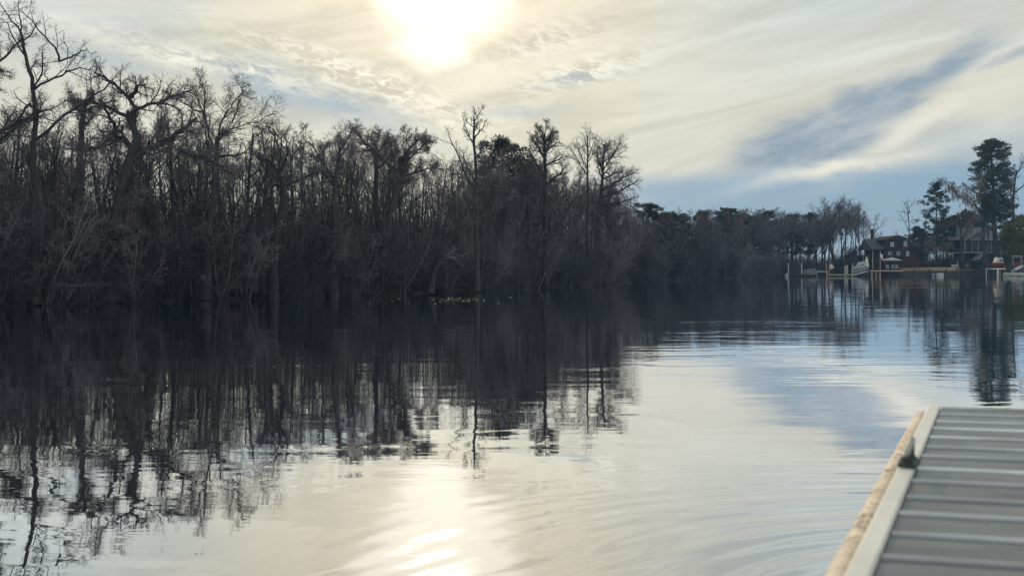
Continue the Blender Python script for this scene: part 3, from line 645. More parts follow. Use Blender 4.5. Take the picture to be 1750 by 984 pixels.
# canopy with chairs
YC = 174.0
cp = thing('garden_canopy','pale green pitched canopy on posts before the brown house', 'canopy', (PX(1521,YC),YC,1.3))
mb = MB(); xl,xr,xm = PX(1505.5,YC),PX(1537,YC),PX(1524,YC); ze,za = PZ(445.2,YC),PZ(439.4,YC)
mb.poly([(xl,YC-1.6,ze),(xr,YC-1.6,ze),(xr,YC+1.6,ze),(xl,YC+1.6,ze),(xm,YC,za)],[[0,1,4],[1,2,4],[2,3,4],[3,0,4],[3,2,1,0]]); wpart(mb,'roof','tin',cp)
for px in (1507,1535.5):
    for dy in (-1.4,1.4):
        mb = MB(); mb.beam((PX(px,YC),YC+dy,1.2),(PX(px,YC),YC+dy,ze),0.09,0.09); wpart(mb,'post','dark_pile',cp)
def chair(label, px, col='white'):
    t = thing('garden_chair', label, 'chair', (PX(px,YC-0.6),YC-0.6,1.27))
    mb = MB(); mb.box((0,0,0.42),(0.55,0.52,0.05)); mb.build('seat',M[col],t)
    mb = MB()
    for k in range(5): mb.box((-0.22+0.11*k,0.27,0.80),(0.085,0.04,0.72))
    mb.box((0,0.30,1.0),(0.52,0.03,0.06)); mb.build('backrest',M[col],t)
    for sx in (-1,1):
        for sy in (-1,1): mb = MB(); mb.beam((0.24*sx,0.22*sy,0),(0.23*sx,0.20*sy,0.4),0.05,0.05); mb.build('leg',M[col],t)
        mb = MB(); mb.box((0.29*sx,0.0,0.62),(0.09,0.6,0.035)); mb.beam((0.29*sx,-0.25,0.4),(0.29*sx,-0.25,0.61),0.05,0.05); mb.build('armrest',M[col],t)
chair('pale garden chair under the left side of the canopy',1517.5); chair('pale garden chair near the right post of the canopy',1533.5); chair('grey garden chair in the middle under the canopy',1527,'grey_paint')
# flagpole
Yf = 172.2
fp = thing('flagpole','thin white flagpole with a limp red and white flag', 'flagpole', (PX(1504.3,Yf),Yf,1.2))
mb = MB(); mb.tubes(np.array([(0,0,0),(0,0,PZ(428,Yf)-1.2)]), np.array([0.06,0.04]), 8); mb.build('pole',M['white'],fp,True)
mb = MB(); rg = np.random.default_rng(3); g = [(0.05+0.5*u+0.05*math.sin(v*9), 0.12*math.sin(u*7+v*5), PZ(433,Yf)-1.2-1.0*v-0.28*u) for v in np.linspace(0,1,8) for u in np.linspace(0,1,5)]
mb.add(g,[[r*5+c,r*5+c+1,(r+1)*5+c+1,(r+1)*5+c] for r in range(7) for c in range(4)]); f = mb.build('flag',M['flag'],fp,True)
mb = MB(); mb.add([(p[0]*0.9+0.03,p[1]-0.03,p[2]-0.9) for p in g],[[r*5+c,r*5+c+1,(r+1)*5+c+1,(r+1)*5+c] for r in range(0,5) for c in range(3)]); mb.build('flag_stripe',M['red'],f,True)

# bulkhead with posts, lawn edge, pier deck
Yb = 171.5
bk = thing('bulkhead','dark timber bulkhead holding up the bank below the brown house', 'bulkhead', (PX(1570,Yb),Yb,0))
boxpart('facing','bulkhead',bk,1508,1640,463.4,474,Yb,0.3)
boxpart('cap','timber',bk,1508,1640,462.4,463.2,Yb-0.15,0.6)
for px in (1516,1538,1562.5,1589,1612,1617,1636):
    mb = MB(); mb.tubes(np.array([(PX(px,Yb-0.3),Yb-0.3,-1),(PX(px,Yb-0.3),Yb-0.3,PZ(459 if px in(1562.5,1589,1617) else 463.3,Yb))]),np.array([0.16,0.15]),8); wpart(mb,'post','dark_pile',bk,True)
mb = MB(); n=24
for k in range(n): pass
ys = np.linspace(1538,1634,n); V = [(PX(p,172.2),172.2,1.235) for p in ys]+[(PX(p,175.5),175.5,1.62+0.05*math.sin(p)) for p in ys]+[(PX(p,180),180,1.86) for p in ys]
mb.add(V,[[r*n+i,r*n+i+1,(r+1)*n+i+1,(r+1)*n+i] for r in range(2) for i in range(n-1)]); tag(mb.build('lawn',M['tan_soil'],None,True), kind='structure')
pr = thing('pier_deck','pinkish plank pier deck on short piles below the canopy', 'pier', (PX(1500,170.5),170.5,0))
mb = MB(); x0,x1 = PX(1484,170.5),PX(1540,170.5); nb = 38
for k in range(nb): mb.box((x0+(x1-x0)*(k+0.5)/nb,170.6,1.2),((x1-x0)/nb-0.02,2.0,0.06))
mb.box(((x0+x1)/2,169.55,1.1),(x1-x0,0.06,0.24)); wpart(mb,'decking','pier_wood',pr)
for k,px in enumerate((1486,1489.5,1493,1496.5,1500,1503.5)):
    mb = MB(); X = PX(px,169.7); mb.tubes(np.array([(X,169.75,-1),(X+0.12,169.75,1.0)]),np.array([0.13,0.12]),8); wpart(mb,'pile','timber' if k%2 else 'dark_pile',pr,True)

# landing stages, gangways, piles
def pile(label, px, top, Y=166.5, m='pile', r=0.13, lean=0.0, group=None):
    mb = MB(); z1 = PZ(top,Y); mb.tubes(np.array([(0,0,-1.2),(lean*0.5,0,z1*0.5),(lean,0,z1),(lean,0,z1+0.10)]),np.array([r*1.1,r,r*0.95,r*0.5]),10)
    o = mb.build('mooring_pile',M[m],None,True,(PX(px,Y),Y,0)); tag(o,label,'pile',group)
pile('dark slim mooring pile at the outer end of the left float',1347.3,451); pile('dark slim mooring pile beside the small gangway',1370,451.5,167)
pile('pale leaning pile at the left end of the right float',1413,450.5,166.5,'timber',0.10,-0.15); pile('shorter pale pile beside the leaning pile',1417,452,166.5,'timber',0.12)
pile('thick pale pile, left one of the close pair',1444.3,454.5,166.3,'pile',0.2); pile('thick pale pile, right one of the close pair',1447.8,454,167.2,'pile',0.15)
pile('slim pale green pile at the foot of the long gangway',1457,451,166.3,'tin',0.11)
def float_stage(label, px0, px1, Y, m):
    t = thing('floating_dock',label,'dock',(PX((px0+px1)/2,Y),Y,0)); x0,x1 = PX(px0,Y)-t.location.x,PX(px1,Y)-t.location.x
    mb = MB(); n = int((x1-x0)/0.2)
    for k in range(n): mb.box((x0+(x1-x0)*(k+0.5)/n,0,0.42),((x1-x0)/n-0.02,1.9,0.05))
    mb.build('decking',M[m],t)
    mb = MB(); mb.box(((x0+x1)/2,-0.97,0.30),(x1-x0,0.05,0.22)); mb.build('fascia',M[m],t)
    for k in range(4):
        mb = MB(); mb.box((x0+(x1-x0)*(k+0.5)/4,0,0.05),((x1-x0)/4-0.4,1.5,0.5)); mb.build('pontoon',M['dark_pile'],t)
float_stage('dark low floating dock with a white buoy at its outer end',1343,1394,167.2,'dark_pile')
float_stage('pale floating dock between the leaning pile and the long gangway',1415,1458,167.2,'timber')
mb = MB(); th = np.linspace(0,math.pi,9); mb.tubes(np.array([(0,0,0.36*-math.cos(a)*1.1) for a in th]),np.array([max(0.34*math.sin(a),0.02) for a in th]),12)
tag(mb.build('mooring_buoy',M['white'],None,True,(PX(1341,167),165.9,0.22)),'round white buoy at the outer end of the left float','buoy')
def gangway(label, a, b, Y, m, rails=(0.55,1.05), n=5):
    """ramp from photo point a up to b"""
    t = thing('gangway',label,'gangway',(PX(a[0],Y),Y,PZ(a[1],Y))); A = np.zeros(3); B = np.array([PX(b[0],Y)-PX(a[0],Y),0,PZ(b[1],Y)-PZ(a[1],Y)])
    mb = MB(); q = Vector(B).to_track_quat('X','Z')
    nb = int(np.linalg.norm(B)/0.25)
    for k in range(nb): mb.box(A+(B-A)*(k+0.5)/nb,(0.22,1.1,0.05),tilt=q)
    mb.build('walkway',M[m],t)
    for sy in (-0.6,0.6):
        mb = MB(); mb.beam(A+[0,sy,0],B+[0,sy,0],0.06,0.18)
        for z in rails: mb.beam(A+[0,sy,z],B+[0,sy,z],0.06,0.09)
        for k in range(n): c = A+(B-A)*k/(n-1); mb.beam(c+[0,sy,0],c+[0,sy,rails[-1]],0.06,0.06)
        mb.build('railing',M['grey_paint'] if m!='tin' else M['tin'],t)
gangway('small grey railed gangway on the left float',(1373.5,470),(1392.5,467),167.2,'grey_paint',(0.45,0.9),3)
gangway('long pale gangway sloping up from the right float to the pier',(1457.5,470),(1480,463.8),167.6,'timber',(0.6,1.2),5)
mb = MB(); mb.box((0,0,0),(2.6,1.2,0.10)); mb.box((0,-0.55,0.14),(2.6,0.08,0.10))
for sx in (-1.1,1.1): mb.tubes(np.array([(sx,0,-1.6),(sx,0,0)]),np.array([0.09,0.09]),8)
tag(mb.build('catwalk',M['grey_paint'],None,False,(PX(1405,167.8),167.8,0.92)),'thin grey catwalk linking the two floats','catwalk')
# boat, closed umbrella, floats
bt = thing('covered_boat','small white boat under a cover on the bank above the gangway','boat',(PX(1472,174.5),174.5,1.95))
def hull(L,W,D,m='white',parent=None,name='hull'):
    mb = MB(); xs = np.linspace(-L/2,L/2,9); V=[]
    for x in xs:
        k = 1-max(0,(x/(L/2)))**2.2*0.95; 
        for a in (-1,-0.7,0,0.7,1): V.append((x,a*W/2*k,0 if abs(a)==1 else (-D*0.75 if abs(a)==0.7 else -D)+max(0,x/L)*D*0.8))
    f = [[r*5+c,r*5+c+1,(r+1)*5+c+1,(r+1)*5+c] for r in range(8) for c in range(4)]
    mb.add(V,f); mb.poly([V[c] for c in range(5)],[[0,1,2,3,4]]); mb.poly([V[r*5] for r in range(9)]+[V[r*5+4] for r in range(9)],[[r,r+1,9+r+1,9+r] for r in range(8)])
    return mb.build(name,M[m],parent,True)
h = hull(3.4,1.5,0.6,'white',bt); h.location=(0,0,0.1)
mb = MB(); mb.poly([(-1.1,-0.5,0.1),(0.6,-0.6,0.1),(0.6,0.6,0.1),(-1.1,0.5,0.1),(-0.5,-0.4,1.0),(0.4,-0.4,1.15),(0.4,0.4,1.15),(-0.5,0.4,1.0)],[[0,1,5,4],[1,2,6,5],[2,3,7,6],[3,0,4,7],[4,5,6,7]]); mb.build('cover',M['white'],bt)
mb = MB(); mb.box((-0.05,-0.57,0.42),(0.7,0.06,0.25)); mb.build('side_window',M['glass'],bt)
mb = MB(); mb.box((-0.7,0,-0.8),(0.1,1.3,0.65)); mb.box((0.7,0,-0.8),(0.1,1.3,0.65)); mb.build('cradle',M['dark_pile'],bt)
um = thing('patio_umbrella','tall closed canvas umbrella by the left corner of the brown house','umbrella',(PX(1481,174.5),174.5,1.3))
mb = MB(); mb.tubes(np.array([(0,0,0),(0,0,2.9)]),np.array([0.05,0.04]),8); mb.build('pole',M['timber'],um,True)
mb = MB(); mb.tubes(np.array([(0,0,0.5),(0.03,0,1.0),(0,0,1.8),(0,0,2.5),(0,0,2.85)]),np.array([0.42,0.48,0.36,0.2,0.05]),11); mb.build('canopy',M['canvas'],um,True)
for k,(px,py,lab) in enumerate([(1420.3,456,'pink fender hanging from the pale pile, larger one'),(1424.3,456.8,'small white fender hanging right of the pink one')]):
    r = 0.42 if k==0 else 0.2; mb = MB(); th = np.linspace(0.05,math.pi-0.05,9)
    mb.tubes(np.array([(0,0,-r*1.3*math.cos(a)) for a in th]),np.array([r*math.sin(a)*0.8 for a in th]),10); mb.beam((0,0,r*1.2),(-0.1,0,r*1.2+0.45),0.03,0.03)
    mb.beam((-0.1,0,r*1.2+0.42),(PX(1417,166.2)-PX(px,166.2),0,r*1.2+0.42),0.04,0.04)
    tag(mb.build('boat_fender',M['pink' if k==0 else 'white'],None,True,(PX(px,166.2),166.2,PZ(py,166.2))),lab,'fender')
# white box on the water by the bulkhead, bench on lawn
wb = thing('dock_box','white floating box moored against the bulkhead','dock box',(PX(1606,170.6),170.6,0))
mb = MB(); mb.box((0,0,0.32),(1.2,0.9,0.62)); mb.build('body',M['white'],wb); mb = MB(); mb.box((0,0,0.67),(1.28,0.98,0.07)); mb.build('lid',M['white'],wb)
mb = MB(); th = np.linspace(0.05,math.pi-0.05,8); mb.tubes(np.array([(0,0,-0.26*math.cos(a)) for a in th]),np.array([0.26*math.sin(a) for a in th]),10)
tag(mb.build('mooring_buoy',M['grey_paint'],None,True,(PX(1595,170.6),170.6,0.28)),'small grey buoy left of the white floating box','buoy')
bn = thing('garden_bench','white bench at the right end of the tan lawn','bench',(PX(1633,174.5),174.5,1.45))
mb = MB()
for k in range(4): mb.box((0,-0.2+0.13*k,0.45),(1.5,0.11,0.04))
mb.build('seat',M['white'],bn); mb = MB()
for k in range(3): mb.box((0,0.28,0.62+0.14*k),(1.5,0.03,0.11))
mb.build('backrest',M['white'],bn)
for sx in (-0.65,0.65):
    mb = MB(); mb.box((sx,-0.2,0.215),(0.07,0.07,0.43)); mb.box((sx,0.3,0.46),(0.07,0.06,0.92)); mb.build('leg',M['white'],bn)
mb = MB(); mb.tubes(np.array([(0,0,0),(0,0,1.5)]),np.array([0.05,0.05]),8); mb.box((0,0,1.56),(0.22,0.22,0.16)); mb.box((0,0,1.0),(0.3,0.12,0.1))
tag(mb.build('lawn_post',M['white'],None,False,(PX(1637,174),174,1.4)),'short white post lamp beside the white bench','post')
# right jetty with red boat
Yj = 172.5
jt = thing('jetty','pale edged timber jetty on posts at the right bank','jetty',(PX(1705,Yj),Yj,0))
mb = MB(); x0,x1 = PX(1683,Yj),PX(1717,Yj)
for k in range(22): mb.box((x0+(x1-x0)*(k+0.5)/22,Yj+1.0,1.62),((x1-x0)/22-0.02,2.4,0.05))
wpart(mb,'decking','timber',jt); mb = MB(); mb.box((PX(1705.5,Yj),Yj-0.24,1.55),(PX(1717,Yj)-PX(1694,Yj),0.06,0.2)); wpart(mb,'edge_board','canvas',jt)
mb = MB(); mb.box((PX(1688.5,Yj),Yj-0.24,1.52),(PX(1694,Yj)-PX(1683,Yj),0.05,0.12)); wpart(mb,'edge_board','grey_paint',jt)
for px,m,r in ((1685.5,'pile',0.1),(1690,'dark_pile',0.1),(1705,'canvas',0.17),(1709,'timber',0.11),(1716,'dark_pile',0.13)):
    mb = MB(); X = PX(px,Yj-0.1); mb.tubes(np.array([(X,Yj-0.1,-1),(X,Yj-0.1,1.5)]),np.array([r,r]),8); wpart(mb,'pile',m,jt,True)
rb = thing('red_boat','red boat with a white windscreen hood parked on the jetty','boat',(PX(1703,173.4),173.4,1.66),rz=math.pi)
h = hull(3.0,1.5,0.9,'red',rb); h.location=(0,0,1.15)
mb = MB(); mb.poly([(-1.2,-0.55,1.1),(0.5,-0.6,1.1),(0.5,0.6,1.1),(-1.2,0.55,1.1),(-0.95,-0.5,2.2),(0.05,-0.5,2.3),(0.05,0.5,2.3),(-0.95,0.5,2.2)],[[0,1,5,4],[1,2,6,5],[2,3,7,6],[3,0,4,7],[4,5,6,7]]); mb.build('hood',M['white'],rb)
mb = MB(); mb.box((-0.65,0.59,1.65),(0.6,0.06,0.6)); mb.build('side_window',M['glass'],rb)
mb = MB(); mb.box((-0.9,0,0.2),(0.12,1.2,0.4)); mb.box((0.8,0,0.2),(0.12,1.2,0.4)); mb.build('cradle',M['dark_pile'],rb)
sw = thing('garden_swing','red swing seat hanging from a white top bar at the right edge','swing',(PX(1738,176),176,1.6))
mb = MB(); mb.box((0,0,PZ(438,176)-1.6),(2.2,0.14,0.14)); mb.build('top_bar',M['white'],sw)
for sx in (-1,1):
    mb = MB(); mb.beam((sx*1.0,-0.6,0),(sx*0.95,0,2.6),0.09,0.09); mb.beam((sx*1.0,0.6,0),(sx*0.95,0,2.6),0.09,0.09); mb.build('frame_leg',M['timber'],sw)
mb = MB(); mb.box((0,0,0.6),(1.5,0.5,0.06)); mb.box((0,0.27,1.0),(1.5,0.06,0.75)); mb.build('seat',M['red'],sw)
mb = MB(); mb.beam((-0.7,0,0.6),(-0.75,0,2.5),0.03,0.03); mb.beam((0.7,0,0.6),(0.75,0,2.5),0.03,0.03); mb.build('chain',M['timber'],sw)
dh = hull(3.2,1.3,0.55,'white',None,'upturned_dinghy'); dh.location=(PX(1741,172.6),172.6,1.55); dh.rotation_euler=(math.radians(158),math.radians(-20),math.radians(25)); tag(dh,'white dinghy lying tilted on the bank at the right edge','dinghy')
rg = np.random.default_rng(77)
for k,(px,s) in enumerate([(1719,0.7),(1725,0.55),(1731,0.8),(1738,0.6),(1745,0.75)]):
    th = np.linspace(0.05,math.pi-0.05,7); mb = MB(); mb.tubes(np.array([(0,0,-s*0.7*math.cos(a)) for a in th]),np.array([s*math.sin(a)*rg.uniform(0.8,1.15) for a in th]),8)
    v = np.concatenate(mb.v); v += rg.normal(0,0.07*s,v.shape); mb.v=[v]
    tag(mb.build('bank_rock',M['pile'],None,False,(PX(px,171.2),171.2,0.3)),'rough grey rock in the heap at the water edge under the dinghy','rock','rocks at the water edge on the right')

# ------------------------------------------------------------------ pale flakes added as sun glints on the water by the left bank
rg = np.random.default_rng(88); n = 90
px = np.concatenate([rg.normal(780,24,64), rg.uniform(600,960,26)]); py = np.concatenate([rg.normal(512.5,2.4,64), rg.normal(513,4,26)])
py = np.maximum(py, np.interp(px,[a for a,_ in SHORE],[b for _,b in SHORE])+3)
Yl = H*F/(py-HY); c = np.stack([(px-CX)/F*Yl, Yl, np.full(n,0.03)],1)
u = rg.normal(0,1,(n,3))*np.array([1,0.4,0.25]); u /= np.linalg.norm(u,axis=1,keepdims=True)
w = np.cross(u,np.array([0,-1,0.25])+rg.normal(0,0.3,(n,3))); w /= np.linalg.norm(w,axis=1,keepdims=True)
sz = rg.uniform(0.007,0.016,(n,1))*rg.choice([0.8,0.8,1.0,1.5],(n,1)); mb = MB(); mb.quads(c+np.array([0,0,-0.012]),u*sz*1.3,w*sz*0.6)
M['fleck'] = mat('glint_flake',(0.72,0.80,0.36),0.25,0.1,9,transl=0.6)
tag(mb.build('glint_flakes',M['fleck']),kind='stuff')

# ------------------------------------------------------------------ the dock in front
ZD = 1.30; HD = H-ZD
def D(px, py): Y = HD*F/(py-HY); return np.array([PX(px,Y),Y,ZD])
E1, E0 = D(1608,697), D(1492,984)                       # inner edge of the white trim, far and near
ed = unit(E1-E0); pd = unit(np.array([1.0,-0.20,0]))     # along the edge; along the boards
inn = np.array([ed[1],-ed[0],0])                         # across the edge, towards the deck
dk = thing('dock','grey plank dock with white edge strip and weathered timber rail in front','dock',(0,0,0))
def deckmat():
    m = mat('deck_board',(0.102,0.108,0.120),0.32,0.2,2.2,(0.6,7,1),spec=0.5,bump=0.002)
    nt=m.node_tree; N=nt.nodes; L=nt.links; tc=N.new('ShaderNodeTexCoord'); nz=N.new('ShaderNodeTexNoise'); nz.inputs['Scale'].default_value=3.2; nz.inputs['Detail'].default_value=6; nz.inputs['Roughness'].default_value=0.65
    L.new(tc.outputs['Object'],nz.inputs['Vector']); mr=N.new('ShaderNodeMapRange'); mr.inputs['From Min'].default_value=0.35; mr.inputs['From Max'].default_value=0.65; mr.inputs['To Min'].default_value=0.20; mr.inputs['To Max'].default_value=0.48
    L.new(nz.outputs['Fac'],mr.inputs['Value']); L.new(mr.outputs[0],N['Principled BSDF'].inputs['Roughness']); return m
M['deck'] = deckmat()
M['trim'] = mat('trim_paint',(0.74,0.72,0.68),0.45,0.08,6,base2=(0.80,0.78,0.72))
def railmat():
    m = mat('rail_wood',(0.60,0.51,0.42),0.85,0.22,16,(0.25,3,3),bump=0.004)
    nt=m.node_tree; N=nt.nodes; L=nt.links; b=N['Principled BSDF']
    for q in N:
        if q.type=='MAPPING': q.inputs['Rotation'].default_value=(0,0,-math.atan2(ed[1],ed[0]))
    src = b.inputs['Base Color'].links[0].from_socket
    tc=N.new('ShaderNodeTexCoord'); nz=N.new('ShaderNodeTexNoise'); nz.inputs['Scale'].default_value=9; nz.inputs['Detail'].default_value=6; nz.inputs['Distortion'].default_value=1.4
    L.new(tc.outputs['Object'],nz.inputs['Vector'])
    cr=N.new('ShaderNodeValToRGB'); e=cr.color_ramp.elements; e[0].position=0.475; e[0].color=(0,0,0,1); e[1].position=0.525; e[1].color=(0,0,0,1)
    k=cr.color_ramp.elements.new(0.5); k.color=(1,1,1,1)
    n2=N.new('ShaderNodeTexNoise'); n2.inputs['Scale'].default_value=5.0; L.new(tc.outputs['Object'],n2.inputs['Vector'])
    c2=N.new('ShaderNodeValToRGB'); c2.color_ramp.elements[0].position=0.46; c2.color_ramp.elements[1].position=0.54; L.new(n2.outputs['Fac'],c2.inputs['Fac'])
    mu=N.new('ShaderNodeMath'); mu.operation='MULTIPLY'; L.new(nz.outputs['Fac'],cr.inputs['Fac']); L.new(cr.outputs['Color'],mu.inputs[0]); L.new(c2.outputs['Color'],mu.inputs[1])
    mx=N.new('ShaderNodeMix'); mx.data_type='RGBA'; L.new(mu.outputs[0],mx.inputs[0]); L.new(src,mx.inputs[6]); mx.inputs[7].default_value=(0.05,0.035,0.03,1)
    L.new(mx.outputs[2],b.inputs['Base Color']); return m
M['rail'] = railmat()
# boards: a flat top with a rounded rib on the far seam; laid slightly askew to the edge
pitch = 0.144
bdir = unit(np.cross([0,0,1.], pd)); 
k_per = pitch/abs(np.dot(ed, bdir))                       # step along the edge
prof = [(0.0,-0.035),(0.0,-0.004),(0.004,0.0),(0.06,0.0015),(0.112,0.0),(0.115,-0.003),(0.115,-0.035)]
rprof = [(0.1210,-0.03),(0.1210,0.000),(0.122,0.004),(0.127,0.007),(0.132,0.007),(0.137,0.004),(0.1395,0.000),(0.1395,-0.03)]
M['rib'] = mat('rib_highlight',(0.50,0.52,0.55),0.38,0.35,2.2,(0.8,3,1),metallic=0.4)  # pale tone paints in the highlight lines that gloss makes along the seams
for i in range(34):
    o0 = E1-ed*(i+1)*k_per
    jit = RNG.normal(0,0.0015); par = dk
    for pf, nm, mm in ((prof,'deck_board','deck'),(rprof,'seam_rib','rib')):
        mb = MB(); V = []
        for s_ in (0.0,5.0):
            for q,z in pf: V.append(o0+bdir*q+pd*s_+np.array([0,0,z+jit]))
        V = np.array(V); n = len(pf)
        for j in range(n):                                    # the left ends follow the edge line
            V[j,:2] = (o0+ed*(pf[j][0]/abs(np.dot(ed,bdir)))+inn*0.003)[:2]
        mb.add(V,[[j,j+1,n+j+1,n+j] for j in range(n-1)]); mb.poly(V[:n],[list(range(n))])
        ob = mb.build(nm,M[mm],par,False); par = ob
far = E1+ed*0.0; near = E0-ed*4.0
def strip(name, m, off0, off1, z1, z0, a, b, seg=60, rough=0.0, bev=0.004, seed=1):
    rg = np.random.default_rng(seed); mb = MB(); V=[]
    sec = [(off0,z0),(off0,z1-bev),(off0+bev,z1),(off1-bev,z1),(off1,z1-bev),(off1,z0)]
    for t in np.linspace(0,1,seg):
        p = a+(b-a)*t; wob = rg.normal(0,rough); 
        for j,(o,z) in enumerate(sec):
            V.append(p+inn*(o+(wob if j<3 else 0)+rg.normal(0,rough*0.4 if j<4 else 0))+np.array([0,0,z-ZD+ (rg.normal(0,rough*0.5) if rough and 0<j<5 else 0)]))
    n=6; mb.add(V,[[r*n+j,r*n+j+1,(r+1)*n+j+1,(r+1)*n+j] for r in range(seg-1) for j in range(n-1)])
    mb.poly([V[j] for j in range(n)],[list(range(n))]); mb.poly([V[(seg-1)*n+j] for j in range(n)],[list(range(n))][::-1])
    return mb.build(name,M[m],dk,bool(rough))
far_e = E1+ed*0.004
strip('edge_trim','trim',-0.040,-0.001,ZD+0.012,ZD-0.14,near,far_e,40,0.0,0.004)
strip('timber_rail','rail',-0.084,-0.043,ZD-0.012,ZD-0.16,near,far_e-ed*0.05,60,0.0003,0.012,5)
mb = MB(); mb.beam(E1+[0.0,0,-0.11]+bdir*0.03,E1+pd*5+[0,0,-0.11]+bdir*0.03,0.04,0.18); mb.build('end_joist',M['timber'],dk)
for k in range(5): 
    a = E1-bdir*0.0+pd*(0.6+1.0*k); 
    mb = MB(); mb.beam(a+[0,0,-0.10],a-ed*6+[0,0,-0.10],0.05,0.12); mb.build('joist',M['timber'],dk)
for a in (E1+pd*0.5-ed*0.5, E1+pd*2.9-ed*0.5, E1+pd*0.5-ed*3.5, E1+pd*2.9-ed*3.5):
    mb = MB(); mb.tubes(np.array([a+[0,0,-2.6],a+[0,0,-0.17]]),np.array([0.12,0.12]),12); mb.build('support_pile',M['timber'],dk,True)
# mooring cleat on the trim
M['cleat'] = mat('cleat_metal',(0.26,0.28,0.27),0.5,0.25,12,metallic=0.4)
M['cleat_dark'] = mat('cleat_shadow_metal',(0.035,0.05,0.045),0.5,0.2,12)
cb = D(1557,801)+np.array([0,0,0.012])-inn*0.006
cl = bpy.data.objects.new('cleat', None); COL.objects.link(cl); cl.parent = dk
mb = MB(); q = np.linspace(0,1,5)
mb.box(cb+[0,0,0.006],(0.042,0.105,0.010),rz=-math.atan2(ed[0],ed[1])); mb.build('base_plate',M['cleat_dark'],cl)
for s_ in (-0.028,0.028):
    mb = MB(); p = cb+ed*s_; mb.tubes(np.array([p+[0,0,0.01],p+[0,0,0.025],p+[0,0,0.045]]),np.array([0.017,0.012,0.013]),12); mb.build('stand',M['cleat_dark'],cl,True)
mb = MB(); ts = np.linspace(-0.128,0.128,17); mb.tubes(np.array([cb+ed*t+[0,0,0.040+0.5*t*t] for t in ts]),np.array([0.0098*math.sqrt(max(0,1-(abs(t)/0.1285)**4))+0.0002 for t in ts]),14); mb.build('horn',M['cleat'],cl,True)

